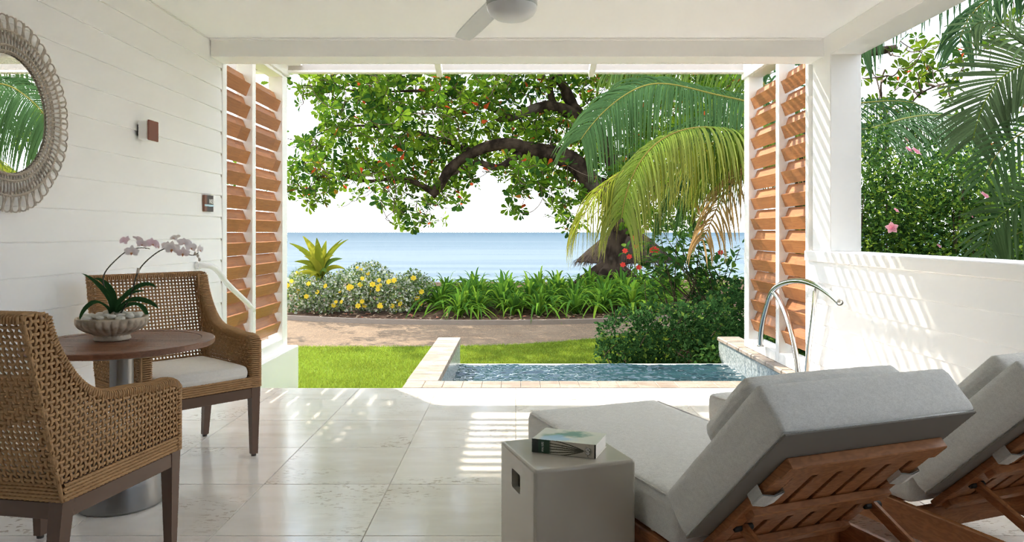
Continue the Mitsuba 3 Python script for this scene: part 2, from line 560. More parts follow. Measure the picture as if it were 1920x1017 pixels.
# planting bed rising to a berm, dropping to the beach
gx = np.linspace(-30, 30, 90)
gt = np.linspace(0, 1, 40)
kx = np.interp(gx, [p[0] for p in kerb_pts], [p[1] for p in kerb_pts])
GX, GT = np.meshgrid(gx, gt, indexing='ij')
yy = kx[:, None] + GT * (34 - kx[:, None])
zz = np.interp(GT.ravel(), [0, .06, .25, .40, .62, .8, 1], [GZ + .02, GZ + .08, -.22, -.25, -1.2, -1.5, -2.2]).reshape(GT.shape)
zz += (meshkit.fbm(np.stack([GX * 1.3, yy * 1.3, GX * 0], -1), 3) - .5) * .10
idx = np.arange(GX.size).reshape(GX.shape)
q = np.stack([idx[:-1, :-1], idx[1:, :-1], idx[1:, 1:], idx[:-1, 1:]], -1).reshape(-1, 4)
struct('bed', (np.stack([GX, yy, zz], -1).reshape(-1, 3), np.vstack([q[:, [0, 1, 2]], q[:, [0, 2, 3]]])), 'mat_soil', 'dark mulched planting bed behind the kerb', 'planting bed', smooth=True)


def bed_z(x, y):
    k = np.interp(x, [p[0] for p in kerb_pts], [p[1] for p in kerb_pts])
    return np.interp((y - k) / (34 - k), [0, .06, .25, .40, .62, .8, 1], [GZ + .02, GZ + .08, -.22, -.25, -1.2, -1.5, -2.2])


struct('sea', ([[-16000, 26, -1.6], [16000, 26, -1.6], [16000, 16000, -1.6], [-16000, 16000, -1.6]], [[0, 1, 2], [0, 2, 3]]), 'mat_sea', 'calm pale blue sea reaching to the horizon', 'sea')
struct('ground', ([[-80, -40, -.62], [80, -40, -.62], [80, 13, -.62], [-80, 13, -.62]], [[0, 1, 2], [0, 2, 3]]), 'mat_soil', 'bare garden ground around the house', 'ground')

# pool
PX0, PX1, PY0, PY1, WZ = -.635, 2.38, 5.97, 8.40, -.30
pool = thing('plunge_pool', 'small infinity plunge pool with rippling water at the porch edge', 'pool')
put(pool + '__basin', cat([cbox(PX0 - .24, PX0, 5.74, 8.46, -1.4, -.06, .003), cbox(PX1, PX1 + .14, 5.74, 8.70, -1.4, -.075, .003),
                           cbox(PX0, PX1, 5.74, PY0, -1.4, -.06, .003)]), 'mat_mosaic')
put(pool + '__basin_floor', cbox(PX0 - .2, PX1 + .1, 5.74, 8.46, -1.5, -1.25, .003), 'mat_pool_floor')
put(pool + '__weir', cbox(PX0 - .02, PX1 + .12, PY1, PY1 + .10, -1.4, WZ - .004, .004), 'mat_trim')
n = 220
u, w_ = np.meshgrid(np.linspace(PX0, PX1, n), np.linspace(PY0, PY1 + .02, n), indexing='ij')
rip = (meshkit.fbm(np.stack([u * 5, w_ * 11, u * 0], -1), 3, 3) - .5) * .042 + (meshkit.noise(np.stack([u * 22, w_ * 40, u * 0 + 3], -1), 9) - .5) * .012
idx = np.arange(n * n).reshape(n, n)
q = np.stack([idx[:-1, :-1], idx[1:, :-1], idx[1:, 1:], idx[:-1, 1:]], -1).reshape(-1, 4)
put(pool + '__water', (np.stack([u, w_, WZ + rip], -1).reshape(-1, 3), np.vstack([q[:, [0, 1, 2]], q[:, [0, 2, 3]]])), 'mat_water', True)
cp = thing('pool_coping', 'pale travertine coping stones edging the plunge pool', 'coping')
x = -.88
while x < PX1 - .05:
    x1 = min(x + .1535, PX1)
    put(cp + '__stone', cbox(x + .001, x1 - .001, 5.722, 5.985, -.055, 0, .003), 'mat_coping')
    x = x1
y = 5.987
while y < 8.45:
    y1 = min(y + random.Random(int(y * 99)).choice([.3, .36, .46]), 8.47)
    put(cp + '__stone', cbox(-.885, -.628, y + .001, y1 - .001, -.055, 0, .003), 'mat_coping')
    y = y1
y = 5.74
while y < 8.68:
    y1 = min(y + .42, 8.70)
    put(cp + '__stone', cbox(2.355, 2.62, y + .001, y1 - .001, -.07, -.02, .012), 'mat_coping')
    y = y1
struct('plinth_right', cbox(2.52, 2.72, 6.17, 8.70, -.6, -.07, .004), 'mat_trim', 'low white wall under the right louvre screens', 'plinth')
# ------------------------------------------------------------------ furniture materials
mat('mat_wicker', wicker_col, .5, spec=.4)
mat('mat_chair_wood', (.105, .058, .036), .38)
mat('mat_glide', (.03, .028, .025), .5)
mat('mat_seat_cushion', linen((.66, .63, .58), (.80, .77, .72)), .9, spec=.15, sheen=.3)
mat('mat_linen', linen((.47, .475, .455), (.695, .70, .675)), .9, spec=.15, sheen=.4)
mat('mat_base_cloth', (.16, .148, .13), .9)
mat('mat_teak', teak, .42)
mat('mat_table_wood', table_wood, .36)
mat('mat_steel', (.26, .26, .255), .36, metal=1.0)
mat('mat_bowl', bowl_col, .6)
mat('mat_pebble', pebble_col, .5)
mat('mat_rattan', rattan_col, .6)
mat('mat_binding', (.58, .52, .44), .6)
scene['mat_mirror'] = {'type': 'twosided', 'bsdf': {'type': 'conductor', 'material': 'Ag', 'specular_reflectance': rgb((.93, .94, .94))}}
mat('mat_glaze', (.42, .395, .34), .12, coat=.6)
mat('mat_dark', (.02, .018, .016), .6)
mat('mat_white_metal', (.84, .84, .83), .35)
mat('mat_lamp_wood', (.20, .060, .035), .35)
mat('mat_sign_wood', lambda p, n, uv: mix((.045, .028, .02), (.20, .08, .045), smoothstep(5.86, 5.82, p.y)), .4)
mat('mat_sign_bar', (.45, .63, .74), .4)
mat('mat_print_white', (.85, .85, .84), .5)
mat('mat_fan_grey', (.50, .52, .48), .4)
mat('mat_fan_blade', (.72, .74, .73), .45)
mat('mat_opal', (.80, .80, .78), .3)
mat('mat_chrome', (.80, .80, .79), .10, metal=1.0)
mat('mat_paper', (.80, .78, .73), .8)


# ------------------------------------------------------------------ wicker armchairs
def interval_cuts(poly, axis, c):
    """where the line (axis coordinate = c) runs inside poly: list of (lo, hi) of the other coordinate."""
    p = np.asarray(poly, float)
    o = 1 - axis
    xs = []
    for i in range(len(p)):
        a, b = p[i - 1], p[i]
        if (a[axis] - c) * (b[axis] - c) < 0:
            xs.append(a[o] + (b[o] - a[o]) * (c - a[axis]) / (b[axis] - a[axis]))
    xs.sort()
    return list(zip(xs[::2], xs[1::2]))


def weave(poly, O, A, B, N, pitch=.0192, w=.0053, amp=.0034, flat=.55, dense=None):
    """strands of a plain weave over a planar polygon in (a, b): a list of strand meshes."""
    out = []
    poly = np.asarray(poly, float)
    lo, hi = poly.min(0), poly.max(0)
    for axis in (0, 1):
        cs = np.arange(lo[axis] + pitch * .5, hi[axis], pitch)
        for k, c in enumerate(cs):
            for a, b in interval_cuts(poly, axis, c):
                if b - a < pitch * .8:
                    continue
                nn = max(int(round((b - a) / pitch * 2)), 3)
                t = np.linspace(a, b, nn + 1)
                ph = (t - lo[1 - axis]) / pitch - .5
                d = amp * np.cos(PI * ph) * (1 if (k + axis) % 2 else -1)
                q = np.zeros((len(t), 2))
                q[:, axis], q[:, 1 - axis] = c, t
                pts = O + q[:, :1] * A + q[:, 1:] * B + d[:, None] * N
                out.append(tube(pts, w, 6, False, flat, N))
    return out


def wrap(path, across, up, width, pitch=.0105, w=.0056, drop=.018):
    """strands wound side by side over an edge that follows path; across: the edge's direction over its width."""
    P = np.asarray(path, float)
    s = np.r_[0, np.cumsum(np.linalg.norm(np.diff(P, axis=0), axis=1))]
    n = max(int(s[-1] / pitch), 2)
    tt = np.linspace(0, s[-1], n + 1)
    Q = np.stack([np.interp(tt, s, P[:, k]) for k in range(3)], 1)
    D = unit(np.gradient(Q, axis=0))
    ms = []
    for q, d in zip(Q, D):
        u = unit(np.cross(d, across))
        if u.dot(up) < 0:
            u = -u
        a = np.linspace(0, PI, 7)
        pts = q + across * (-np.cos(a) * (width / 2 + .003))[:, None] + u * (np.sin(a) * .010 - (1 - np.sin(a)) * .0)[:, None]
        pts = np.vstack([q - across * (width / 2 + .003) - u * drop, pts, q + across * (width / 2 + .003) - u * drop])
        ms.append(tube(pts, w, 5, True, .7, d))
    return ms


SIDE = [(0, .371), (.577, .371), (.577, .615), (.555, .630), (.367, .650), (.18, .670), (.10, .708), (.036, .772), (-.012, .845), (-.057, .955), (-.075, .965), (-.150, .960)]


def armchair(o, f, label, singles):
    """o: ground point under the back right corner; f: the way the chair faces."""
    f = unit(V(f[0], f[1], 0))
    r = V(f[1], -f[0], 0)          # to the sitter's right
    Z = V(0, 0, 1)
    o = V(o[0], o[1], 0)
    t = thing('wicker_armchair', label, 'chair', 'wicker armchairs at the round table')
    W, TH = .62, .052
    P = lambda d, s, z: o + f * d - r * s + Z * z       # s: from the right side to the left

    def panel(name, ms, single):
        if single:
            h = key_of(t + '__' + name)
            for m in ms:
                put(h + '__strand', m, 'mat_wicker', True)
        else:
            put(t + '__' + name, cat(ms), 'mat_wicker', True, kind='stuff')
    up_side = SIDE
    band = .432
    body = [(d, z) for d, z in [(-.017, band), (.577, band)] + SIDE[2:]]
    inner = [(.03, band), (.577, band), (.577, .607), (.367, .640), (.18, .660), (.10, .698), (.036, .762), (-.012, .835), (-.045, .935), (-.10, .95)]
    ft = V(0, 0, 0)
    for s, nm in ((0, 'side_panel'), (W, 'side_panel')):
        sg = 1 if s == 0 else -1
        panel('arm_lining', weave([(d, z) for d, z in body if d > -.14][:-1] + [(-.09, .93)], o - r * (s + sg * (TH - .004)), f, Z, -r * sg), False)
        panel(nm, weave(body, o - r * s, f, Z, r * sg), singles and s == 0)
        prof = smoothpath([P(d, s + sg * TH / 2, z) for d, z in [(.574, .608), (.552, .632), (.46, .641), (.367, .650), (.27, .658), (.18, .670), (.10, .708), (.036, .772), (-.012, .845), (-.050, .945)]], 90)
        top = wrap(prof, r, Z, TH)
        fr = wrap([P(.572, s + sg * TH / 2, z) for z in np.linspace(.376, .612, 30)], r, f, TH)
        panel('edge_wrap', top + fr, False)
        put(t + '__arm_core', cat([tube(prof - Z * .012, .014, 6), obox(P(.552, s + sg * TH / 2, .49), np.array([f, r, Z]), [.012, .02, .115], .004)]), 'mat_wicker')
    # back: the outer and inner faces lean back from the seat
    lean = unit(V(0, 0, 0) - f * .150 + Z * .589)
    hb = np.linalg.norm([.150, .589])
    bo = [(0, .064), (W, .064), (W, hb - .01), (0, hb - .01)]
    nb = np.cross(lean, r)
    panel('back_panel', weave(bo, o + Z * .371 , -r, lean, nb), singles)
    li = [(TH, .02), (W - TH, .02), (W - TH, hb - .02), (TH, hb - .02)]
    tp = [P(-.150 + .036, s, .955) for s in np.linspace(0.01, W - .01, 40)]
    panel('edge_wrap', wrap(tp, f, Z, .075), False)
    co = []
    for s in (.004, W - .004):
        co.append(tube([P(.003, s, .375), P(-.147, s, .962)], .0065, 8))
        co.append(tube([P(.052, s + (.05 if s < .1 else -.05), .43), P(-.045, s + (.05 if s < .1 else -.05), .955)], .006, 8))
        co.append(tube([P(.577, s, .375), P(.577, s, .612)], .007, 8))
    for m in co:
        put(t + '__corner_cord', m, 'mat_wicker', True)
    # close-woven band above the frame
    bm = []
    for i, z in enumerate(np.arange(.378, .434, .0112)):
        for a, b, nn in ((P(0, 0, z), P(.577, 0, z), r), (P(.577, 0, z), P(.577, W, z), f), (P(.577, W, z), P(0, W, z), -r), (P(0, W, z), P(0, 0, z), -f)):
            L = np.linalg.norm(b - a)
            k = int(L / .0093)
            q = a + (b - a) * np.linspace(0, 1, k + 1)[:, None] + nn * (.0028 * np.cos(PI * (np.arange(k + 1) + i)) )[:, None]
            bm.append(tube(q, .0062, 5, False, .6, nn))
    panel('woven_band', bm, False)
    ap = [obox(P(.2885, s, .401), np.array([f, r, Z]), [.282, .004, .03], .001) for s in (.008, W - .008)]
    ap += [obox(P(d, W / 2, .401), np.array([f, r, Z]), [.004, W / 2 - .012, .03], .001) for d in (.010, .566)]
    put(t + '__band_core', cat(ap), 'mat_chair_wood')
    # frame and legs
    fr = [bar(P(0.004, .028, .343), P(.573, .028, .343), .048, .055), bar(P(.004, W - .028, .343), P(.573, W - .028, .343), .048, .055),
          bar(P(.028, .02, .343), P(.028, W - .02, .343), .048, .055), bar(P(.549, .02, .343), P(.549, W - .02, .343), .048, .055)]
    put(t + '__frame', cat(fr), 'mat_chair_wood')
    put(t + '__seat_base', obox(P(.29, W / 2, .40), np.array([f, r, Z]), [.275, W / 2 - .03, .012], .003), 'mat_chair_wood')
    for s in (.026, W - .026):
        for d, k in ((.551, 0.0), (.026, -.045)):
            a, b = P(d, s, .372), P(d + k, s, .012)
            v1 = obox(a, np.array([f, r, Z]), [.024, .024, .001], .0005)
            top = np.array([a + f * i * .025 + r * j * .025 for i, j in ((-1, -1), (1, -1), (1, 1), (-1, 1))])
            bot = np.array([b + f * i * .016 + r * j * .016 for i, j in ((-1, -1), (1, -1), (1, 1), (-1, 1))])
            v = np.vstack([bot, top])
            ff = [[0, 2, 1], [0, 3, 2], [4, 5, 6], [4, 6, 7]]
            for i in range(4):
                j = (i + 1) % 4
                ff += [[i, j, j + 4], [i, j + 4, i + 4]]
            lg = put(t + '__leg', (v, np.array(ff)[:, ::-1] if np.cross(f, r)[2] < 0 else np.array(ff)), 'mat_chair_wood')
            g = lathe([(0.0, 0), (.013, 0), (.013, .013), (0, .013)], 12, b - Z * .012)
            put(lg + '__glide', g, 'mat_glide')
    cu = rbox(.262, W / 2 - TH - .012, .040, .030, (14, 14, 6), puff=.010)
    put(t + '__seat_cushion', at(cu, P(.315, W / 2, .452), np.array([f, r, Z])), 'mat_seat_cushion', True, 'cream seat cushion')
    return t


armchair((-1.383, 2.264), (.18, .984), 'brown wicker armchair seen from behind, nearest the viewer', True)
armchair((-2.215, 3.912), (.742, -.670), 'brown wicker armchair with cream cushion facing out behind the round table', False)

# ------------------------------------------------------------------ round table
TX, TY, TZ, TR = -1.749, 3.29, .72, .384
tb = thing('side_table', 'round slatted wooden table on a grey steel pedestal', 'table')
# outer ring and slats
ang = np.linspace(0, 2 * PI, 73)[:-1]
ring = lathe([(TR - .055, TZ - .026), (TR - .004, TZ - .026), (TR, TZ - .022), (TR, TZ - .004), (TR - .004, TZ), (TR - .055, TZ), (TR - .055, TZ - .026)], 96, (TX, TY, 0))
put(tb + '__rim', ring, 'mat_table_wood', 35)
ri = TR - .056
yc = -ri + .010
while yc < ri - .01:
    y1 = min(yc + .0345, ri - .003)
    ym = max(abs(yc), abs(y1))
    h = math.sqrt(max(ri ** 2 - ym ** 2, 0))
    if h > .03:
        hs = [math.sqrt(max(ri ** 2 - q ** 2, 0)) for q in (yc, y1)]
        poly = [(-hs[0], yc), (hs[0], yc), (hs[1], y1), (-hs[1], y1)]
        put(tb + '__slat', prism(poly, TZ - .022, TZ - .0015, lambda a, b, c: np.stack([TX + a, TY + b, c], 1)), 'mat_table_wood')
    yc += .0375
put(tb + '__under_plate', lathe([(0, TZ - .040), (.30, TZ - .040), (.31, TZ - .027), (0, TZ - .027)], 48, (TX, TY, 0)), 'mat_steel', 30)
put(tb + '__column', lathe([(.0475, .20), (.0475, TZ - .04)], 40, (TX, TY, 0)), 'mat_steel', True)
put(tb + '__base', lathe([(0, 0.004), (.176, .004), (.178, .012), (.175, .03), (.165, .10), (.150, .17), (.12, .205), (.075, .222), (.0, .224)], 64, (TX, TY, 0)), 'mat_steel', 40)

# ------------------------------------------------------------------ orchid bowl
BX, BY = -1.806, 3.32
na, prof = 168, [(.010, .0), (.073, .0), (.076, .005), (.072, .014), (.071, .022), (.084, .030), (.112, .042), (.134, .057), (.145, .074), (.148, .094), (.146, .101), (.138, .101), (.132, .088), (.09, .066), (.0, .06)]
a = np.arange(na) * 2 * PI / na
vs = []
for k, (r_, z_) in enumerate(prof):
    rib = (1 + (.060 * np.abs(np.sin(a * 14)) ** .5 - .045) * (1 if 4 <= k <= 8 else 0))
    vs.append(np.stack([BX + r_ * rib * np.cos(a), BY + r_ * rib * np.sin(a), np.full(na, TZ + z_ + .0005)], 1))
i = np.arange(na)
j = (i + 1) % na
fs = np.vstack([np.vstack([np.stack([k * na + i, k * na + j, (k + 1) * na + j], 1), np.stack([k * na + i, (k + 1) * na + j, (k + 1) * na + i], 1)]) for k in range(len(prof) - 1)])
put('stone_bowl', (np.vstack(vs), fs), 'mat_bowl', 40, 'ribbed stone bowl of white pebbles on the round table', 'bowl')
rg = random.Random(5)
ico = trimesh.creation.icosphere(subdivisions=3)
spots = []
for k in range(400):
    rr, th = math.sqrt(rg.random()) * .114, rg.random() * 2 * PI
    p = (rr * math.cos(th), rr * math.sin(th))
    if all(math.hypot(p[0] - q[0], p[1] - q[1]) > .035 for q in spots):
        spots.append(p)
for k, (px, py) in enumerate(spots):
    v = ico.vertices * np.array([.021, .017, .012]) * rg.uniform(.85, 1.2)
    v = v * (1 + .25 * (meshkit.noise(ico.vertices * 1.3 + k * 7, k) - .5))[:, None]
    th = rg.random() * PI
    R = np.array([[math.cos(th), math.sin(th), 0], [-math.sin(th), math.cos(th), 0], [0, 0, 1]])
    rr = math.hypot(px, py)
    put('pebble', (v @ R + V(BX + px, BY + py, TZ + .100 + .016 * (1 - rr / .12) + rg.uniform(0, .006)), ico.faces), 'mat_pebble', True,
        'smooth white pebble among those filling the ribbed stone bowl', 'pebble', 'white pebbles in the stone bowl')


def leaf_strip(path, width, up, n_w=4, fold=.25, col=(.05, .12, .04), col2=None, jitter=0, rgn=None):
    """a leaf along path (points): width a function of 0..1; up: the side its face looks to. returns v, f, c"""
    P = np.asarray(path, float)
    m = len(P)
    t = unit(np.gradient(P, axis=0))
    up = np.broadcast_to(np.asarray(up, float), (m, 3))
    s = unit(np.cross(t, up))
    u = np.cross(s, t)
    x = np.linspace(-1, 1, n_w + 1)
    tt = np.linspace(0, 1, m)
    w = np.array([width(q) for q in tt])
    v = P[:, None] + s[:, None] * (x[None, :, None] * w[:, None, None]) + u[:, None] * ((np.abs(x)[None, :, None]) * w[:, None, None] * fold)
    idx = np.arange(m * (n_w + 1)).reshape(m, n_w + 1)
    q = np.stack([idx[:-1, :-1], idx[1:, :-1], idx[1:, 1:], idx[:-1, 1:]], -1).reshape(-1, 4)
    c = np.empty((m, n_w + 1, 3))
    c2 = col if col2 is None else col2
    c[:] = np.asarray(col)[None, None] * (1 - tt)[:, None, None] + np.asarray(c2)[None, None] * tt[:, None, None]
    return v.reshape(-1, 3), np.vstack([q[:, [0, 1, 2]], q[:, [0, 2, 3]]]), c.reshape(-1, 3)


def both(m):
    return m


def put_leaf(base, lf, mat_='mat_leaf', **kw):
    return put(base, (lf[0], lf[1]), mat_, True, color=lf[2], **kw)


orc = thing('orchid', 'potted orchid with pale pink flowers growing from the stone bowl', 'orchid')
OB = V(BX - .004, BY, TZ + .09)
S = 3.27 / 1390.0      # metres per pixel at the bowl's distance


def orch(px, py, dy=0.0):
    Y = BY + dy
    return V((px - 967) / 1390 * Y, Y, 1.2 - (py - 436) / 1390 * Y)


lw = lambda w, tip=.75: (lambda t: w * (math.sin(PI * min(1, (.12 + t * .88)) ** tip) ** .55 if t < .995 else .02))
for pts, w, dz in [([(212, 585, 0), (206, 560, .02), (190, 540, .03), (172, 524, .02), (153, 513, 0)], .0125, .5),
                   ([(213, 585, .02), (214, 562, .05), (206, 542, .08), (190, 526, .10), (174, 524, .12)], .0135, .5),
                   ([(216, 588, .0), (228, 566, -.02), (250, 545, -.03), (275, 534, -.02), (294, 540, 0)], .025, .2),
                   ([(218, 588, -.03), (240, 566, -.06), (262, 563, -.09), (281, 568, -.11), (297, 579, -.13)], .018, .3),
                   ([(208, 588, -.02), (195, 574, -.05), (178, 568, -.09), (162, 578, -.12), (150, 600, -.14)], .018, .3),
                   ([(220, 588, .03), (245, 572, .05), (262, 574, .08), (272, 583, .09), (277, 595, .10)], .017, .3),
                   ([(214, 587, .05), (222, 570, .09), (236, 556, .13), (255, 548, .16), (272, 546, .18)], .016, .3)]:
    path = smoothpath([orch(*p) for p in pts], 16)
    put_leaf(orc + '__leaf', leaf_strip(path, lw(w), (0, -.55, .8), 6, .30, (.020, .060, .022), (.032, .085, .030)))
stems = [[(207, 588, .03), (197, 545, .05), (195, 516, .05), (212, 493, .05), (241, 470, .04), (262, 465, .03), (281, 467, .02)],
         [(226, 588, -.02), (240, 565, -.03), (247, 549, -.03), (260, 508, -.03), (286, 480, -.02), (312, 466, -.02), (336, 469, -.02), (360, 479, -.02), (372, 474, -.02)]]
for st in stems:
    path = smoothpath([orch(*p) for p in st], 50)
    put(orc + '__stem', tube(path, np.linspace(.0036, .0018, 50), 7), 'mat_stem', True)
mat('mat_stem', (.055, .050, .035), .6)
put(orc + '__tie', tube([orch(258, 513, -.03), orch(260, 503, -.03)], .0065, 8), 'mat_binding', True)


def flower(c, face, up, s, pink, parent):
    face = unit(face)
    right = unit(np.cross(up, face))
    upv = np.cross(face, right)
    h = key_of(parent + '__flower')
    base = np.array(mixc((.92, .89, .90), (.84, .58, .69), pink))
    edge_ = np.array(mixc((.90, .87, .88), (.86, .70, .77), pink))
    for k, (ang_, L, w) in enumerate([(90, 1.0, .30), (210, .95, .30), (330, .95, .30), (15, 1.05, .50), (165, 1.05, .50)]):
        a_ = math.radians(ang_)
        d = right * math.cos(a_) + upv * math.sin(a_)
        L, w = L * s, w * s
        path = [c + d * (q * L) + face * (.16 * L * math.sin(q * PI * .8) - .10 * L * q + (.004 if k > 2 else 0)) for q in np.linspace(.02, 1, 7)]
        put_leaf(h + '__petal', leaf_strip(path, lambda q, w=w: w * max(math.sin(PI * min(.06 + q * .92, 1)), .02) ** .65, face, 4, -.10, base * .96, edge_), 'mat_petal')
    lip = leaf_strip([c + face * (.02 * s + .3 * s * q) - upv * (.15 * s + .35 * s * q ** 2) for q in np.linspace(0, 1, 5)], lambda q: s * .16 * max(math.sin(PI * (.15 + .75 * q)), .1), face, 4, .5, (.62, .33, .06), (.55, .22, .20))
    put_leaf(h + '__lip', lip, 'mat_petal')
    return h


def mixc(a, b, t):
    return tuple(x * (1 - t) + y * t for x, y in zip(a, b))


FD = [(247, 472, -.02, (.35, -.9, -.2), .030, .15), (234, 452, .04, (-.7, .2, .5), .029, .75), (259, 449, .05, (.2, .4, .7), .029, .25), (266, 458, .03, (.5, -.7, .3), .024, .4),
      (285, 457, .02, (.6, -.5, .3), .028, .85), (294, 461, .05, (.9, .1, .1), .025, .6),
      (323, 466, -.05, (.1, -.95, -.15), .034, .12), (328, 447, .02, (-.2, -.5, .75), .028, .05), (345, 456, -.01, (.4, -.6, .6), .030, .2), (357, 464, .02, (.7, -.5, .2), .029, .15),
      (343, 474, -.04, (.3, -.8, -.4), .029, .35), (374, 468, .03, (.9, -.2, .0), .022, .1), (313, 462, .05, (-.4, .6, .3), .025, .2)]
for px, py, dy, fc, s, pk in FD:
    flower(orch(px, py, dy), V(*fc), V(.05, .1, 1), s, pk, orc)
for px, py, d in [(366, 476, 0), (371, 480, 0), (374, 487, .0)]:
    put(orc + '__bud', (trimesh.creation.icosphere(subdivisions=2).vertices * [.006, .005, .009] + orch(px, py, -.02), trimesh.creation.icosphere(subdivisions=2).faces), 'mat_binding', True)

# ------------------------------------------------------------------ mirror with a rattan frame
MC = V(-WX + .0, 3.535, 1.767)
mr = thing('round_mirror', 'round wall mirror in a looped grey rattan frame', 'mirror')
ex, ey, ez = V(0, 1, 0), V(0, 0, 1), V(1, 0, 0)     # plane of the wall; ez points into the room


def mpt(r_, a_, h):
    return MC + ex * (r_ * math.cos(a_)) + ey * (r_ * math.sin(a_)) + ez * h


disc = np.array([mpt(.287, q, .030) for q in np.linspace(0, 2 * PI, 97)[:-1]] + [MC + ez * .030])
fi = np.stack([np.arange(96), (np.arange(96) + 1) % 96, np.full(96, 96)], 1)
put(mr + '__glass', (disc, fi), 'mat_mirror')
put(mr + '__backing', cat([tube([mpt(r_, q, .010) for q in np.linspace(0, 2 * PI, 97)], .007, 6, False) for r_ in (.29, .38)] + [(np.vstack([disc - ez * .012, disc[:96] - ez * .026, [disc[96] - ez * .026]]), np.vstack([fi, np.stack([np.arange(96) + 97, (np.arange(96) + 1) % 96 + 97, np.full(96, 193)], 1)[:, ::-1]]))]), 'mat_rattan', True)
NL = 96
for k in range(NL):
    a0 = 2 * PI * k / NL
    R = .474 * (1 + .012 * math.sin(k * 12.9898))
    tw = .020 * (1 if k % 2 else -1) * .4
    hw = .0165
    L_ = lambda r_, s, h: mpt(math.hypot(r_, s), a0 + math.atan2(s, r_), h)
    pts = [L_(.286, -.0085, .030), L_(.33, -.0105, .036), L_(.385, -.013, .034), L_(.43, -hw, .028 + tw)]
    for q in np.linspace(-90, 90, 9):
        pts.append(L_(R - hw + hw * math.cos(math.radians(q)), hw * math.sin(math.radians(q)), .024 - tw * q / 90))
    pts += [L_(.43, hw, .028 - tw), L_(.385, .013, .034), L_(.33, .0105, .036), L_(.286, .0085, .030)]
    put(mr + '__rattan_loop', tube(smoothpath(pts, 40), .0036, 6), 'mat_rattan', True)
sp = [tube([mpt(.282, 2 * PI * (k + .5) / NL, .034), mpt(.392, 2 * PI * (k + .5) / NL, .038)], .0042, 6) for k in range(NL)]
put(mr + '__rattan_spokes', cat(sp), 'mat_rattan', True, kind='stuff')
kn = []
for r_ in (.292, .322, .392):
    for k in range(NL * 2):
        a0 = PI * k / NL
        kn.append(tube([mpt(r_ - .006, a0 - .010, .037), mpt(r_, a0, .045), mpt(r_ + .006, a0 + .010, .037)], .0034, 5))
    kn.append(tube([mpt(r_, q, .040) for q in np.linspace(0, 2 * PI, 145)], .0030, 6, False))
put(mr + '__binding', cat(kn), 'mat_binding', True, kind='stuff')

# ------------------------------------------------------------------ wall lamp, number sign, handrail
lm = thing('wall_lamp', 'small square wall lamp with white sides and wooden front', 'wall lamp')
put(lm + '__housing', cbox(-2.435, -2.372, 4.776, 4.90, 1.80, 1.925, .006), 'mat_white_metal')
put(lm + '__wooden_front', cbox(-2.372, -2.362, 4.773, 4.903, 1.797, 1.928, .004), 'mat_lamp_wood')
put(lm + '__wall_plate', cbox(-2.453, -2.434, 4.80, 4.876, 1.825, 1.90, .002), 'mat_dark')
sg = thing('number_sign', 'small dark wooden room sign reading 903', 'sign')
put(sg + '__plate', cbox(-2.452, -2.432, 5.80, 5.965, 1.365, 1.495, .002), 'mat_sign_wood')
put(sg + '__bar', cbox(-2.436, -2.430, 5.80, 5.965, 1.405, 1.421, .0008), 'mat_sign_bar')
tm = meshkit.text_mesh('903', .033, .002, bold=True)
tv = np.asarray(tm.vertices)
put(sg + '__lettering', (np.stack([-2.432 + tv[:, 2], 5.955 - tv[:, 0].max() * .95 + tv[:, 0] * .95, 1.430 + tv[:, 1]], 1), np.asarray(tm.faces)[:, ::-1] if False else np.asarray(tm.faces)), 'mat_print_white', label='white digits 903')
hr = thing('handrail', 'white tubular handrail descending beside the left louvre screen', 'handrail')
put(hr + '__flange', tube([(-2.45, 5.69, .945), (-2.425, 5.69, .945)], .034, 20), 'mat_white_metal', 40)
put(hr + '__rail', tube(smoothpath([(-2.43, 5.69, .945), (-2.385, 5.70, .945), (-2.365, 5.76, .935), (-2.36, 5.95, .845), (-2.36, 6.3, .675), (-2.36, 6.66, .50)], 50), .0225, 10), 'mat_white_metal', True)
put(hr + '__post', tube([(-2.36, 6.60, -.5), (-2.36, 6.60, .53)], .021, 10), 'mat_white_metal', True)

# ------------------------------------------------------------------ ceiling fan
FX, FY = -.0145, 2.75
fn_ = thing('ceiling_fan', 'ceiling fan with grey hub, opal bowl and pale blades', 'fan')
put(fn_ + '__hub', lathe([(0, 2.036), (.090, 2.036), (.094, 2.042), (.094, 2.20), (.07, 2.24), (.0, 2.24)], 48, (FX, FY, 0)), 'mat_fan_grey', 40)
put(fn_ + '__light_bowl', lathe([(0, 1.983), (.03, 1.985), (.06, 1.993), (.082, 2.008), (.092, 2.026), (.093, 2.038), (0, 2.040)], 48, (FX, FY, 0)), 'mat_opal', 40)
put(fn_ + '__down_rod', lathe([(.018, 2.24), (.018, 2.70), (.06, 2.72), (.07, CEIL)], 24, (FX, FY, 0)), 'mat_fan_grey', 40)
for k in range(3):
    a0 = math.radians(108.5 + 120 * k)
    d, s = V(math.cos(a0), math.sin(a0), 0), V(-math.sin(a0), math.cos(a0), .16)
    o_ = V(FX, FY, 2.104)
    out = []
    N_ = 14
    for q in np.linspace(0, 1, N_):
        rr = .08 + q * .655
        w = .034 + .008 * math.sin(q * PI * .8)
        if q > .95:
            w *= .88
        for x in (-1, 1):
            for h in (-1, 1):
                out.append(o_ + d * rr + unit(s) * (x * w) + V(0, 0, h * .004))
    out = np.array(out)
    ff = []
    for q in range(N_ - 1):
        b0, b1 = q * 4, q * 4 + 4
        for i0, i1 in ((0, 1), (1, 3), (3, 2), (2, 0)):
            ff += [[b0 + i0, b0 + i1, b1 + i1], [b0 + i0, b1 + i1, b1 + i0]]
    e = (N_ - 1) * 4
    ff += [[0, 2, 3], [0, 3, 1], [e, e + 1, e + 3], [e, e + 3, e + 2]]
    put(fn_ + '__blade', (out, np.array(ff)), 'mat_fan_blade')
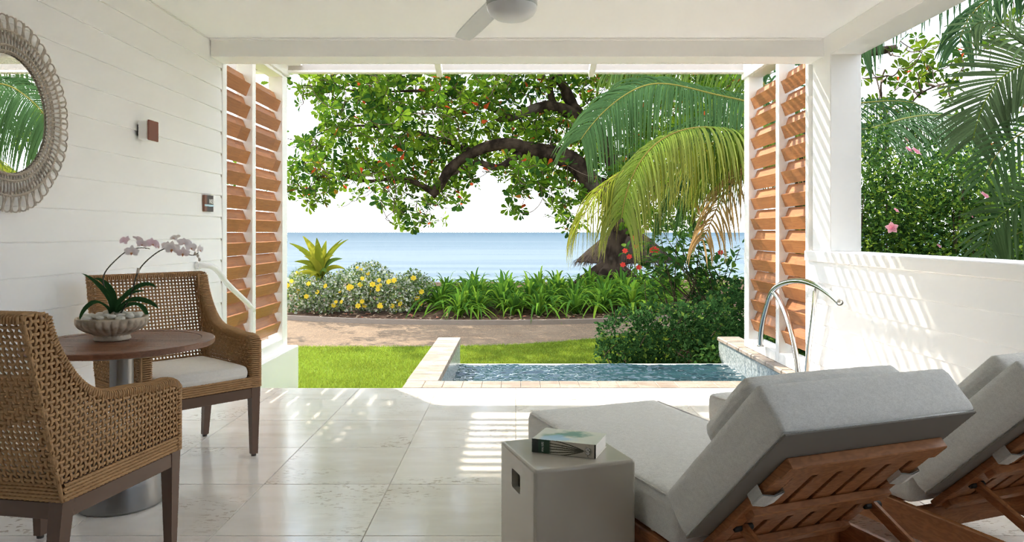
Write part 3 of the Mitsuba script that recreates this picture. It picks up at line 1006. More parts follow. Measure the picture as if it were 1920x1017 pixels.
# ------------------------------------------------------------------ loungers
LU, LW = V(.36, -.933, 0), V(.933, .36, 0)
Zv = V(0, 0, 1)


def lounger(F, label, theta=44.5, dy=0.0):
    """F: ground point under the foot's left corner; s runs to the head, b across, z up."""
    F = V(F[0], F[1], 0)
    t = thing('sun_lounger', label, 'sun lounger', 'teak sun loungers with grey cushions')
    P = lambda s, b, z: F + LU * s + LW * b + Zv * z
    AX = np.array([LU, LW, Zv])
    W, ST, SB, SL = .667, .40, .246, 1.128
    th = math.radians(theta)
    up, nn = LU * math.cos(th) + Zv * math.sin(th), LU * math.sin(th) - Zv * math.cos(th)
    BA = np.array([up, LW, -nn])
    B = lambda a, b, h: P(SL, 0, ST) + up * a + LW * b + nn * h     # along the back, across, outwards behind
    # cushions
    sc = rbox((SL + .06) / 2, W / 2, (ST - SB) / 2, .030, (22, 14, 8), puff=.006, wr=.006, seed=3)
    k = put(t + '__seat_cushion', at(sc, P((SL + .06) / 2 - .0, W / 2, (ST + SB) / 2), AX), 'mat_linen', True)
    pip = [tube([P(s, b, z) for s, b, z in ((.035, bb, ST - .006), (SL, bb, ST - .006))], .0035, 6) for bb in (.006, W - .006)]
    put(k + '__piping', cat(pip), 'mat_linen', True)
    BL = .600
    bc = rbox(BL / 2, W / 2, .072, .022, (16, 16, 8), puff=.004, wr=.005, seed=5)
    k = put(t + '__back_cushion', at(bc, B(BL / 2, W / 2, .072), BA), 'mat_linen', True)
    e = .012
    put(k + '__piping', cat([tube([B(a, b, .140) for a, b in ((e, e), (BL - e, e), (BL - e, W - e), (e, W - e), (e, e))], .0035, 6)]), 'mat_linen', True)
    pc = rbox(.135, .275, .040, .028, (12, 14, 6), puff=.012, wr=.006, seed=9)
    put(t + '__head_pillow', at(pc, B(BL - .07 - .135, W / 2 - .022, -.030), BA), 'mat_linen', True)
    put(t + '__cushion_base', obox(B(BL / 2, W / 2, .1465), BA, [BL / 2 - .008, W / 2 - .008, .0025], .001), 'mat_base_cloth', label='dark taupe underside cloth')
    # the back frame under the cushion
    b0, b1, a0, a1 = .085, .632, -.06, .470
    h = .1495
    HT = .024
    for b in (b0, b1):
        put(t + '__back_stile', obox(B((a0 + a1) / 2, b + (.027 if b == b0 else -.027), h + HT / 2), BA, [(a1 - a0) / 2, .027, HT / 2], .003), 'mat_teak')
    put(t + '__back_rail', obox(B(a1 - .03, (b0 + b1) / 2, h + HT / 2 + .004), BA, [.030, (b1 - b0) / 2, HT / 2 + .004], .003), 'mat_teak')
    for a in (.20, -.02):
        put(t + '__back_rail', obox(B(a, (b0 + b1) / 2, h + HT + .008), BA, [.020, (b1 - b0) / 2 - .02, .012], .003), 'mat_teak')
    ns = 5
    for i in range(ns):
        b = b0 + .054 + (b1 - b0 - .108) * (i + .5) / ns
        put(t + '__back_slat', obox(B((a0 + a1) / 2 - .02, b, h + .011), BA, [(a1 - a0) / 2 - .04, .034, .008], .002), 'mat_teak')
    for b in (b0 + .027, b1 - .027):
        q = B(.30, b, h + HT / 2)
        pts = [B(.30, b - .036, h - .004), B(.30, b - .036, h + HT + .005), B(.30, b, h + HT + .012), B(.30, b + .036, h + HT + .005), B(.30, b + .036, h - .004)]
        st = [np.array(pts) + up * d for d in (-.030, .030)]
        v = np.vstack([st[0], st[1], st[0] + nn * .004, st[1] + nn * .004])
        m = len(pts)
        ff = []
        for i in range(m - 1):
            ff += [[i, i + 1, m + i + 1], [i, m + i + 1, m + i], [2 * m + i, 3 * m + i + 1, 2 * m + i + 1], [2 * m + i, 3 * m + i, 3 * m + i + 1]]
        put(t + '__strap', (v, np.array(ff)), 'mat_linen')
    # props from the stiles down to the base
    for b in (b0 + .060, b1 + .004):
        top, bot = B(.10, b, h + HT + .002), P(SL + .56, b, .165)
        k = put(t + '__prop', bar(top, bot, .020, .034, b=.004), 'mat_teak')
        put(k + '__pin', tube([top - LW * .03, top + LW * .03], .010, 10), 'mat_dark', True)
        put(k + '__pin', tube([bot - LW * .02, bot + LW * .02], .008, 10), 'mat_dark', True)
    # base
    LT = 2.02
    for b in (.012, W - .012):
        put(t + '__side_rail', obox(P(LT / 2 - .02, b, .190), AX, [LT / 2, .012, .054], .004), 'mat_teak')
    for s in (.02, SL + .04, LT - .05):
        put(t + '__cross_rail', obox(P(s, W / 2, .185), AX, [.016, W / 2 - .024, .040], .003), 'mat_teak')
    for i in range(9):
        put(t + '__seat_slat', obox(P(.09 + i * .122, W / 2, .236), AX, [.040, W / 2 - .026, .009], .002), 'mat_teak')
    put(t + '__ratchet_rail', cat([obox(P(SL + .45, b, .150), AX, [.42, .014, .022], .003) for b in (.16, W - .075)]), 'mat_teak')
    for s in (.06, LT - .12):
        for b in (.036, W - .036):
            put(t + '__leg', obox(P(s, b, .1185), AX, [.030, .022, .1175], .004), 'mat_teak')
    return t


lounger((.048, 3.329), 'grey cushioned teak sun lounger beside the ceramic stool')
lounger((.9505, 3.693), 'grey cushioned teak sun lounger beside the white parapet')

# ------------------------------------------------------------------ ceramic stool and book
SA, SB_ = V(.948, .318, 0), V(-.318, .948, 0)
H = .48
fc = V(.0563, 2.236, 0)
Lq = .342
from shapely.geometry import Polygon, box as sbox
st = thing('ceramic_stool', 'square glazed ceramic stool with a hand slot, beside the sun lounger', 'stool')
import manifold3d as m3


def rounded(hx, hy, z0, z1, r):
    ss = [m3.Manifold.sphere(r, 16).translate([sx * (hx - r), sy * (hy - r), z]) for sx in (-1, 1) for sy in (-1, 1) for z in (z0 + r, z1 - r)]
    return m3.Manifold.batch_hull(ss)


body = rounded(Lq / 2, Lq / 2, .0, H, .012) - rounded(Lq / 2 - .022, Lq / 2 - .022, -.1, H - .025, .012)
slot = rounded(.2, .043, 0, .062, .010).translate([-Lq / 2, .005, H - .118])
slot2 = rounded(.06, .043, 0, .062, .010).translate([Lq / 2, .0, H - .118])
body = (body - slot - slot2).to_mesh()
bv = np.asarray(body.vert_properties)[:, :3]
ctr = fc + SA * (Lq / 2) + SB_ * (Lq / 2)
put(st + '__body', (ctr + bv[:, :1] * SA + bv[:, 1:2] * SB_ + bv[:, 2:] * Zv + Zv * .0005, np.asarray(body.tri_verts)), 'mat_glaze', 40)

bk = thing('book', 'thick paperback about palms with a green palm spine, lying on the ceramic stool', 'book')
A0 = V(.053, 2.424, H + .0025)
BE = unit(V(.201, -.075, 0))
BD = V(-BE[1], BE[0], 0)
BLn, BDp, BT = .2145, .143, .043


def bpt(x, y, z):
    return A0 + BE * x + BD * y + Zv * z


def bcov(p):
    q = mi.Point3f(p.x - float(A0[0]), p.y - float(A0[1]), p.z)
    return q.x * float(BE[0]) + q.y * float(BE[1]), q.x * float(BD[0]) + q.y * float(BD[1])


def cover_col(p, n, uv):
    x, y = bcov(p)
    n1 = fbm(x * 28, y * 28, 2.0, 4)
    g = smoothstep(.055, .02, dr.sqrt(dr.square((x - .115) * .75) + dr.square(y - .092)) + (n1 - .5) * .05)
    g2 = smoothstep(.04, .01, dr.sqrt(dr.square((x - .045) * .6) + dr.square(y - .06)) + (n1 - .5) * .05)
    b = smoothstep(.05, .015, dr.sqrt(dr.square((x - .085) * .55) + dr.square(y - .03)) + (n1 - .5) * .05)
    c = mix((.62, .63, .54), (.035, .20, .135), g * .85)
    c = mix(c, (.10, .26, .12), g2 * .7)
    return mix(c, (.30, .52, .72), b * .8)


def spine_col(p, n, uv):
    x, y = bcov(p)
    z = (p.z - H) / BT
    c = mix((.55, .52, .44), (.015, .06, .03), smoothstep(.070, .058, x))
    c = mix(c, (.012, .022, .018), smoothstep(.024, .020, x))
    # palm fronds sweeping from the right
    fx, fz = (.178 - x) / .125, z - .52
    arms = mi.Float(0)
    for k, (s, o) in enumerate(((.95, 0), (.50, 0), (.16, 0), (-.16, 0), (-.55, 0), (-1.0, 0))):
        line = s * fx * (1.25 - .5 * fx) * .85
        arms = dr.maximum(arms, smoothstep(.052, .030, dr.abs(fz - line)) * smoothstep(-.02, .05, fx) * smoothstep(1.0, .9, fx))
    c = mix(c, (.035, .035, .015), arms * .92 * smoothstep(.035, .06, x))
    c = mix(c, (.05, .05, .03), smoothstep(.045, .0, dr.abs(fz) * .05 + dr.abs(x - .19) * 2.2) * smoothstep(.40, .55, fbm(x * 160, z * 6, 1.0, 2)))
    return mix(c, (.02, .025, .015), smoothstep(.2085, .2105, x))


mat('mat_cover', cover_col, .22, coat=.3)
mat('mat_spine', spine_col, .3, coat=.2)
BAX = np.array([BE, BD, Zv])
put(bk + '__pages', obox(bpt(BLn / 2, BDp / 2, BT / 2), BAX, [BLn / 2 - .0025, BDp / 2 - .002, BT / 2 - .0012], .001), 'mat_paper')
put(bk + '__front_cover', obox(bpt(BLn / 2, BDp / 2, BT - .0006), BAX, [BLn / 2, BDp / 2, .0008], .0003), 'mat_cover')
put(bk + '__back_cover', obox(bpt(BLn / 2, BDp / 2, -.0004), BAX, [BLn / 2, BDp / 2, .0008], .0003), 'mat_paper')
put(bk + '__spine', obox(bpt(BLn / 2, -.0006, BT / 2), BAX, [BLn / 2, .0010, BT / 2 + .0004], .0004), 'mat_spine')


def lettering(text, h, fn, name, m='mat_print_white', bold=False):
    tm = meshkit.text_mesh(text, h, .0006, bold)
    v = np.asarray(tm.vertices)
    put(bk + '__' + name, (fn(v), np.asarray(tm.faces)), m)


def col(a):
    return a[:, None]


# the title runs up the spine; the figure stands on its right end
lettering('PALMS', .0068, lambda v: A0 + col(.0340 - v[:, 1] + .0068) * BE - BD * .0018 + col(.0045 + v[:, 0]) * Zv - col(v[:, 2]) * BD, 'title')
lettering('40', .0125, lambda v: A0 + col(.1945 - v[:, 1]) * BE - BD * .0018 + col(.008 + v[:, 0] * 1.0) * Zv - col(v[:, 2]) * BD, 'figure', bold=True)
mat('mat_ink', (.20, .19, .12), .5)

# ------------------------------------------------------------------ pool handrail: one object of bent chrome tubes
ph = thing('pool_rail', 'arched chrome pool rail standing by the pool beside the right louvre screen', 'pool rail')
RX = 2.365
put(ph + '__arch', tube(smoothpath([(RX + .04, 7.28, .08), (RX + .03, 7.20, .30), (RX + .02, 7.02, .52), (RX, 6.82, .66), (RX, 6.52, .755), (RX, 6.20, .795), (RX, 5.85, .785), (RX, 5.55, .73), (RX, 5.40, .685)], 70), .0245, 14), 'mat_chrome', True)
put(ph + '__brace', tube(smoothpath([(RX, 6.82, .655), (RX, 6.66, .60), (RX, 6.46, .45), (RX, 6.30, .25), (RX, 6.20, .001)], 40), .022, 12), 'mat_chrome', True)
put(ph + '__post', tube(smoothpath([(RX, 5.84, .765), (RX, 5.88, .55), (RX, 5.97, .25), (RX, 6.02, .001)], 30), .022, 12), 'mat_chrome', True)
for y_, z_ in ((7.28, .079), (6.20, .0), (6.02, .0)):
    put(ph + '__flange', lathe([(0, 0), (.034, 0), (.034, .008), (.024, .012), (0, .012)], 20, (RX + (.04 if y_ > 7 else 0), y_, z_)), 'mat_chrome', 40)
# ------------------------------------------------------------------ vegetation helpers
NR = np.random.default_rng(11)
ACROSS = V(0, 1, 0)


def rnd_dirs(n, r):
    return unit(r.normal(size=(n, 3)))


OBO = ([0, .28, .58, .84, 1.0], [.10, .30, .80, .92, .12])        # broad towards the tip
OVA = ([0, .22, .50, .78, 1.0], [.10, .85, 1.0, .62, .04])        # broad near the base
SIM = ([0, .45, 1.0], [.05, 1.0, .05])


def leaves(pos, d, up, L, W, col, shape=OVA, fold=.22, curl=-.12, tip=None):
    """many leaves at once: pos, d (direction), up (face) n x 3; L length, W half width; col n x 3. Returns v, f, c."""
    n = len(pos)
    d = unit(d)
    s = unit(np.cross(d, up))
    u = np.cross(s, d)
    ts, ws = shape
    k = len(ts)
    L, W = np.broadcast_to(L, (n,)), np.broadcast_to(W, (n,))
    vs = []
    for t, w in zip(ts, ws):
        mid = pos + d * (t * L)[:, None] + u * (curl * L * t * t)[:, None]
        for x in (-1, 0, 1):
            vs.append(mid + s * (x * w * W)[:, None] + u * (abs(x) * fold * w * W)[:, None])
    v = np.stack(vs, 1)
    base = []
    for i in range(k - 1):
        for x in (0, 1):
            a, b = i * 3 + x, i * 3 + x + 1
            base += [[a, b, b + 3], [a, b + 3, a + 3]]
    base = np.array(base)
    f = (base[None] + (np.arange(n) * v.shape[1])[:, None, None]).reshape(-1, 3)
    c = np.repeat(np.asarray(col, float)[:, None], v.shape[1], 1)
    if tip is not None:
        w = np.repeat(np.array(ts), 3)[None, :, None]
        c = c * (1 - w) + np.asarray(tip)[None, None] * w if np.ndim(tip) == 1 else c * (1 - w) + tip[:, None] * w
    return v.reshape(-1, 3), f, c.reshape(-1, 3)


def cat3(ms):
    ms = list(ms)
    v, f = cat([(m[0], m[1]) for m in ms])
    return v, f, np.vstack([m[2] for m in ms])


def shades(n, r, cols, jit=.18):
    """n colours picked among cols [(weight, rgb)], each a little lighter or darker."""
    w = np.array([c[0] for c in cols], float)
    k = r.choice(len(cols), n, p=w / w.sum())
    c = np.array([c[1] for c in cols])[k]
    return np.clip(c * (1 + r.normal(size=(n, 1)) * jit), .003, .95)


def inside(poly, p):
    from shapely import contains_xy
    from shapely.geometry import Polygon
    return contains_xy(Polygon(poly), p[:, 0], p[:, 1])


# ------------------------------------------------------------------ the sea almond tree
AY = 18.0
a2 = lambda px, py, dy=0: V((px - 967) / 1390 * AY, AY + dy, 1.2 - (py - 436) / 1390 * AY)
ALMOND = [(3, (.12, .25, .020)), (4, (.040, .105, .022)), (3, (.25, .39, .03)), (.08, (.62, .17, .03)), (.04, (.50, .06, .03))]


def limb(pts, radii, seed, n=60):
    path = smoothpath(pts, n)
    rr = np.interp(np.linspace(0, 1, n), np.linspace(0, 1, len(radii)), radii)
    v, f = tube(path, rr, 12)
    c = np.repeat(path, 12, 0)
    c = np.vstack([c, path[:1], path[-1:]])
    nz = meshkit.fbm(v * 2.6, 3, seed) - .5
    return (v + unit(v - c) * (nz * .9 * np.linalg.norm(v - c, axis=1))[:, None], f), path, rr


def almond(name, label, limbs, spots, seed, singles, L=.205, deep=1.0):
    """limbs: (points, radii); spots: cluster centres. Twigs grow from the limbs to the clusters."""
    r = np.random.default_rng(seed)
    t = thing(name, label, 'tree')
    nodes, nrad = [], []
    for i, (p, rd) in enumerate(limbs):
        m, path, rr = limb(p, rd, seed + i)
        put(t + ('__trunk' if i == 0 and len(limbs) > 2 else '__limb'), m, 'mat_bark', True)
        k = len(path) // 5 if i == 0 else 2
        nodes += list(path[k:])
        nrad += [.03] * (len(path) - k)
    nodes = list(nodes)
    order = np.argsort([min(np.linalg.norm(np.array(nodes[::4]) - s, axis=1)) for s in spots])
    tw = []
    for k in order:
        s = spots[k]
        N_ = np.array(nodes)
        dd = np.linalg.norm(N_ - s, axis=1)
        j = int(np.argmin(dd + (N_[:, 2] > s[2] + 1.2) * .4))
        a = N_[j]
        l = dd[j]
        sag = V(0, 0, -.10 * l) + r.normal(size=3) * .10 * l
        pts = np.array([a, a + (s - a) * .35 + sag, a + (s - a) * .72 + sag * .8 + r.normal(size=3) * .05 * l, s])
        path = smoothpath(pts, 8)
        r0 = min(nrad[j] * .8, .028)
        tw.append(tube(path, np.linspace(max(r0, .008), .0075, 8), 5, False))
        for q, w in ((path[3], .8), (path[5], .7), (path[7], .6)):
            nodes.append(q)
            nrad.append(max(nrad[j] * w, .008))
    put(t + '__twigs', cat(tw), 'mat_twig', True, kind='stuff')
    big = []
    spots = np.asarray(spots)
    near = np.argsort(np.linalg.norm(spots - V(0, 0, 1.2), axis=1))
    keep = set(near[:singles].tolist())
    rest = []
    tint = shades(len(spots), r, ALMOND[:3], .12)
    for k, s in enumerate(spots):
        n = r.integers(7, 12)
        ax = unit(V(0, 0, 1) * r.uniform(-.2, 1.0) + r.normal(size=3) * .55)
        if s[2] < 1.9 and r.random() < .7:
            ax = unit(ax - V(0, 0, 1.1))
        e1 = unit(np.cross(ax, r.normal(size=3)))
        e2 = np.cross(ax, e1)
        ph = np.arange(n) * 2.39996 + r.random() * 6
        el = r.uniform(.05, .75, n)
        d = (np.cos(ph)[:, None] * e1 + np.sin(ph)[:, None] * e2) * np.cos(el)[:, None] + ax * np.sin(el)[:, None]
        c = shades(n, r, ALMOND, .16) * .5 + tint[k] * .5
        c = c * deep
        odd = r.random(n) < .012
        c[odd] = (.60, .10, .03)
        ll = L * r.uniform(.65, 1.12, n)
        m = leaves(s + d * .03, d, np.repeat(ax[None], n, 0) + r.normal(size=(n, 3)) * .15, ll, ll * .27, c, OBO, .16, -.14)
        if k in keep:
            put_leaf(t + '__leaf_cluster', m)
        else:
            rest.append(m)
    if rest:
        put_leaf(t + '__foliage', cat3(rest), kind='stuff')
    return t


low = [(520, 365), (545, 372), (580, 388), (610, 372), (650, 356), (700, 352), (722, 372), (745, 408), (765, 426), (795, 430), (806, 398), (850, 392), (872, 392), (884, 345), (905, 312), (935, 330), (962, 392), (985, 408), (1000, 356), (1022, 372), (1040, 425), (1080, 436), (1092, 395), (1112, 368), (1150, 420), (1200, 440), (1260, 430), (1300, 360), (1400, 300)]
top_ = [(1400, 60), (1200, 20), (900, 10), (700, 40), (560, 100), (538, 130), (550, 190), (600, 205), (610, 235), (570, 262), (530, 262)]
poly = low + top_
r_ = np.random.default_rng(5)
cand = np.stack([r_.uniform(515, 1400, 7000), r_.uniform(10, 440, 7000)], 1)
cand = cand[inside(poly, cand)]
# thinner towards the left end and under the big limb
dens = np.clip(.66 + (cand[:, 0] - 540) / 700, .66, 1.0)
under = (cand[:, 1] > np.interp(cand[:, 0], [800, 850, 930, 1040, 1110], [372, 325, 300, 312, 360])) & (cand[:, 0] > 800) & (cand[:, 0] < 1115)
dens = np.where(under, .42, dens)
hole = (np.hypot(cand[:, 0] - 575, (cand[:, 1] - 222) * 1.3) < 38) | ((cand[:, 0] > 885) & (cand[:, 0] < 940) & (cand[:, 1] > 296) & (cand[:, 1] < 318))
cand = cand[(r_.random(len(cand)) < dens) & ~hole][:2900]
LIMBXY = smoothpath([(1138, 360, 0), (1107, 340, 0), (1078, 306, 0), (1037, 288, 0), (986, 279, 0), (928, 273, 0), (884, 288, 0), (849, 311, 0), (812, 364, 0)], 60)[:, :2]
LIMBXY = np.vstack([LIMBXY, smoothpath([(1140, 272, 0), (1105, 224, 0), (1075, 208, 0), (1046, 194, 0), (1010, 197, 0), (972, 213, 0)], 30)[:, :2]])
spots = []
for x, y in cand:
    dy = r_.normal() * 1.5
    if np.hypot(LIMBXY[:, 0] - x, LIMBXY[:, 1] - y).min() < 30 and r_.random() < .85:
        dy = 1.0 + abs(dy)                  # most of the leaves along the bare limbs grow on their far side
    spots.append(a2(x, y, dy))
for x, y in [(752, 405), (748, 420), (762, 395), (788, 425), (775, 410), (800, 405), (735, 385), (760, 375), (940, 335), (948, 360), (962, 375), (955, 395), (975, 402), (1000, 345), (1012, 360), (1030, 350), (1045, 425), (1062, 432), (1080, 420), (1072, 400), (1055, 410), (1090, 380), (1100, 365), (1085, 435), (590, 375), (560, 365), (628, 365), (605, 380), (812, 385), (845, 380), (870, 385), (925, 330), (985, 335), (975, 360), (1040, 340)]:
    spots.append(a2(x, y, r_.normal() * .7 - .5))
limbs = [([a2(1150, 545), a2(1146, 500), a2(1156, 450), a2(1158, 395), a2(1136, 360), a2(1107, 340), a2(1078, 306), a2(1037, 288), a2(986, 279), a2(928, 273), a2(884, 288), a2(849, 311), a2(826, 345), a2(808, 366)], [.30, .26, .24, .25, .26, .25, .23, .21, .19, .165, .14, .12, .12, .11]),
         ([a2(1172, 440, .1), a2(1168, 360, .3), a2(1140, 272, .5), a2(1105, 224, .5), a2(1075, 208, .5), a2(1046, 194, .5), a2(1010, 197, .4), a2(972, 213, .3), a2(930, 222, .2)], [.26, .24, .22, .19, .18, .16, .13, .10, .05]),
         ([a2(978, 287), a2(955, 303), a2(928, 314), a2(898, 305), a2(865, 318), a2(840, 330)], [.11, .09, .085, .06, .045, .02]),
         ([a2(812, 362), a2(780, 343), a2(740, 335), a2(690, 340), a2(640, 330), a2(590, 338)], [.09, .07, .05, .04, .03, .012]),
         ([a2(1090, 222, .6), a2(1060, 150, .8), a2(1000, 80, 1.0), a2(900, 50, .9), a2(780, 70, .8), a2(660, 120, .6)], [.16, .13, .10, .08, .05, .02]),
         ([a2(884, 286, .1), a2(830, 262, .2), a2(770, 245, .2), a2(700, 235, .2), a2(630, 238, .1), a2(590, 250, .1)], [.09, .06, .045, .035, .025, .01]),
         ([a2(1046, 195, .5), a2(1035, 165, .7), a2(1040, 120, .9), a2(1060, 60, 1.2)], [.10, .07, .05, .02]),
         ([a2(960, 218, .3), a2(890, 190, .2), a2(800, 170, .1), a2(710, 172, .0), a2(620, 165, .0), a2(560, 160, 0)], [.07, .05, .04, .03, .02, .01])]
at_ = almond('sea_almond_tree', 'large spreading sea almond tree with a thick leaning trunk at the water', limbs, spots, 21, 300)
for k, (dx, dy, L_) in enumerate([(-1.2, -.3, .5), (.9, .2, .3), (-.6, -.8, .2), (.5, .6, .2), (.5, -.8, .3)]):
    b = a2(1148, 512)
    q = b + V(dx, dy, 0)
    m, _, _ = limb([b + V(dx * .08, dy * .08, .25), b + V(dx * .35, dy * .35, .04), b + V(dx * .7, dy * .7, -.22), V(q[0], q[1], -.65)], [.13, .11, .08, .04], 60 + k, 20)
    put(at_ + '__root', m, 'mat_bark', True)

# its neighbour behind the hedge on the right
AY = 12.0
cand = np.array([(1625, 108), (1640, 130), (1650, 112), (1664, 104), (1676, 120), (1632, 165), (1655, 142), (1700, 150), (1680, 175), (1712, 132), (1722, 142), (1735, 130), (1752, 118), (1748, 142), (1770, 128), (1786, 95), (1795, 112), (1690, 185), (1668, 200), (1640, 205), (1628, 230), (1620, 270), (1720, 170), (1765, 165), (1790, 150), (1805, 160),
                 (1700, 260), (1740, 250), (1756, 245), (1772, 222), (1790, 215), (1836, 26), (1850, 40), (1842, 52), (1890, 8), (1905, 20), (1875, 2), (1700, 205), (1650, 260), (1680, 290), (1730, 300), (1780, 290), (1820, 300), (1850, 270), (1880, 240), (1900, 300), (1840, 330), (1885, 340), (1860, 200), (1910, 200), (1900, 160)])
spots = [a2(x + r_.normal() * 14 * j, y + r_.normal() * 12 * j, r_.normal() * .8) for j in (0, 1) for x, y in cand]
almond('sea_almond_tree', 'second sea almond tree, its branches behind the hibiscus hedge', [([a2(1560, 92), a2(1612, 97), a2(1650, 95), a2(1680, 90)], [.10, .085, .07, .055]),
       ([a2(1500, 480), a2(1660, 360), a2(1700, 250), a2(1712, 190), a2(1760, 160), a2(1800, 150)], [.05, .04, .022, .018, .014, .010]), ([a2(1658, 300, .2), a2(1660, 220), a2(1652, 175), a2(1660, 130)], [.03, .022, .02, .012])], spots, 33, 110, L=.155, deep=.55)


# ------------------------------------------------------------------ palms
def frond(t, pts, n, L, w, droop, c1, c2, seed, U=(0, 0, 1), rach=.022, fwd=.55, singles=True, both_=(1, 1), start=.10, lift=.25, rcol=(.30, .30, .08), twist=.12):
    r = np.random.default_rng(seed)
    path = smoothpath(pts, 50)
    fr = key_of(t + '__frond')
    m = tube(path, np.linspace(rach, rach * .22, 50), 6)
    put(fr, m, 'mat_leaf', True, color=np.repeat(np.array([rcol]), len(m[0]), 0) * r.uniform(.9, 1.1))
    tang = unit(np.gradient(path, axis=0))
    out = []
    for k in range(n):
        q = start + (1 - start) * (k + .5) / n
        p = np.array([np.interp(q, np.linspace(0, 1, 50), path[:, j]) for j in range(3)])
        T_ = unit(np.array([np.interp(q, np.linspace(0, 1, 50), tang[:, j]) for j in range(3)]))
        u = V(*U)
        u = unit(u - u.dot(T_) * T_)
        S_ = np.cross(T_, u)
        for sg in (-1, 1):
            if not both_[0 if sg < 0 else 1]:
                continue
            l = L * (math.sin(PI * min(.18 + q * .74, 1)) ** .6) * r.uniform(.88, 1.1) * (both_[0 if sg < 0 else 1])
            fw = fwd * (.6 + .9 * q)
            d = unit(S_ * sg + T_ * fw + u * lift + r.normal(size=3) * twist * .5)
            x = np.linspace(0, 1, 7)
            dr_ = droop * r.uniform(.8, 1.2)
            path2 = p + d * (l * x * (1 - .35 * min(dr_, 1.2) * x ** 1.3))[:, None] + V(0, 0, -1) * (l * dr_ * x ** 1.9)[:, None]
            hint = np.cross(T_, d) * (1 if sg > 0 else -1)
            ca = np.clip(np.array(c1) * (1 + r.normal() * .16), .005, .9)
            cb = np.clip(np.array(c2) * (1 + r.normal() * .16), .005, .9)
            m = leaf_strip(path2, lambda z: w * (.55 + .45 * math.sin(PI * min(z * 1.6, 1) * .5)) * (1 - z ** 3) + .0008, unit(hint + r.normal(size=3) * twist), 2, .35, ca, cb)
            out.append(m)
    if singles:
        for m in out:
            put_leaf(fr + '__leaflet', m)
    else:
        put_leaf(fr + '__leaflets', cat3(out), kind='stuff')
    return fr


def pw(Y0):
    return lambda px, py, Y=Y0: V((px - 967) / 1390 * Y, Y, 1.2 - (py - 436) / 1390 * Y)


cp_ = thing('coconut_palm', 'young coconut palm with arching fronds behind the right louvre screen', 'palm')
w10 = pw(10.0)
CR = w10(1505, 262)
crown = CR
m = tube(smoothpath([V(CR[0] + .15, 10.1, -.6), V(CR[0] + .05, 10.05, .8), CR + V(0, 0, .12)], 30), np.linspace(.17, .12, 30), 12)
put(cp_ + '__trunk', m, 'mat_bark', True)
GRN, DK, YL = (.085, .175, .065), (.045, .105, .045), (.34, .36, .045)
frond(cp_, [CR, w10(1430, 200, 9.9), w10(1339, 177, 9.8), w10(1268, 160, 9.6), w10(1221, 158, 9.5), w10(1174, 177, 9.4), w10(1127, 215, 9.3), w10(1089, 262, 9.2)], 122, 1.02, .0125, .72, GRN, (.085, .165, .06), 1, U=(.1, -.55, .75), twist=.05, rcol=(.42, .38, .10))
frond(cp_, [CR, w10(1391, 254, 9.6), w10(1339, 240, 9.2), w10(1278, 245, 8.9), w10(1230, 270, 8.7), w10(1185, 333, 8.5), w10(1166, 408, 8.4)], 100, .98, .013, 1.0, (.17, .28, .04), (.38, .40, .11), 2, twist=.06, U=(0, -.1, 1), singles=False, rcol=(.40, .33, .10))
frond(cp_, [CR, w10(1350, 268, 9.5), w10(1240, 288, 9.1), w10(1175, 318, 8.9), w10(1127, 352, 8.8), w10(1094, 402, 8.7), w10(1080, 425, 8.7)], 104, .85, .012, 1.0, (.30, .38, .035), (.40, .38, .08), 3, U=(0, 0, 1), singles=False, rcol=(.42, .36, .12))
fd = frond(cp_, [CR, w10(1440, 300, 9.5), w10(1403, 318, 9.3), w10(1372, 345, 9.2), w10(1340, 400, 9.1), w10(1316, 452, 9.0)], 46, .62, .014, .85, (.46, .30, .13), (.50, .34, .17), 4, U=(0, -.3, 1), singles=False, rcol=(.40, .26, .12), twist=.35)
tag(fd, 'dry brown drooping frond')
frond(cp_, [CR, w10(1560, 246, 9.9), w10(1617, 243, 9.9), w10(1690, 224, 10.0), w10(1770, 216, 10.1), w10(1850, 238, 10.2)], 104, .95, .014, .95, (.10, .19, .08), (.13, .22, .10), 5, U=(-.1, -.5, .8), singles=False, rcol=(.36, .38, .14))
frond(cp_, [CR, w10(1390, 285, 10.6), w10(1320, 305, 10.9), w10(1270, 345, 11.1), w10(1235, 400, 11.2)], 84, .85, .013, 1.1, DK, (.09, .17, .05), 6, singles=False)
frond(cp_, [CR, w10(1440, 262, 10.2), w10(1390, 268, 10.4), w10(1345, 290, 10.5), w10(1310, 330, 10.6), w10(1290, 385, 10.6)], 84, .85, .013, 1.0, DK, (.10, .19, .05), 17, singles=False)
frond(cp_, [CR, w10(1460, 240, 9.7), w10(1415, 236, 9.5), w10(1375, 250, 9.4), w10(1340, 285, 9.3), w10(1322, 335, 9.3)], 70, .80, .013, 1.1, (.15, .27, .04), (.30, .36, .06), 18, singles=False, rcol=(.40, .36, .10))
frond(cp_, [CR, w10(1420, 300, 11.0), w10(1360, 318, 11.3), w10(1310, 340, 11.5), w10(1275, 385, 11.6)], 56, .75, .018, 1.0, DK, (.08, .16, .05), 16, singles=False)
frond(cp_, [CR, w10(1440, 170, 10.3), w10(1385, 110, 10.5), w10(1310, 85, 10.7), w10(1230, 95, 10.8), w10(1150, 130, 10.8)], 90, .95, .013, .95, GRN, (.16, .24, .05), 7, U=(.1, -.5, .8), singles=False, rcol=(.42, .38, .10))
frond(cp_, [CR, w10(1560, 205, 10.2), w10(1630, 192, 10.4), w10(1690, 190, 10.5), w10(1742, 206, 10.6)], 84, .80, .013, .8, DK, (.07, .15, .06), 8, U=(-.1, -.5, .8), singles=False)
frond(cp_, [CR, w10(1470, 120, 10.0), w10(1420, 40, 9.8), w10(1360, -10, 9.6), w10(1290, -20, 9.4)], 50, 1.0, .018, .9, GRN, DK, 9, singles=False)
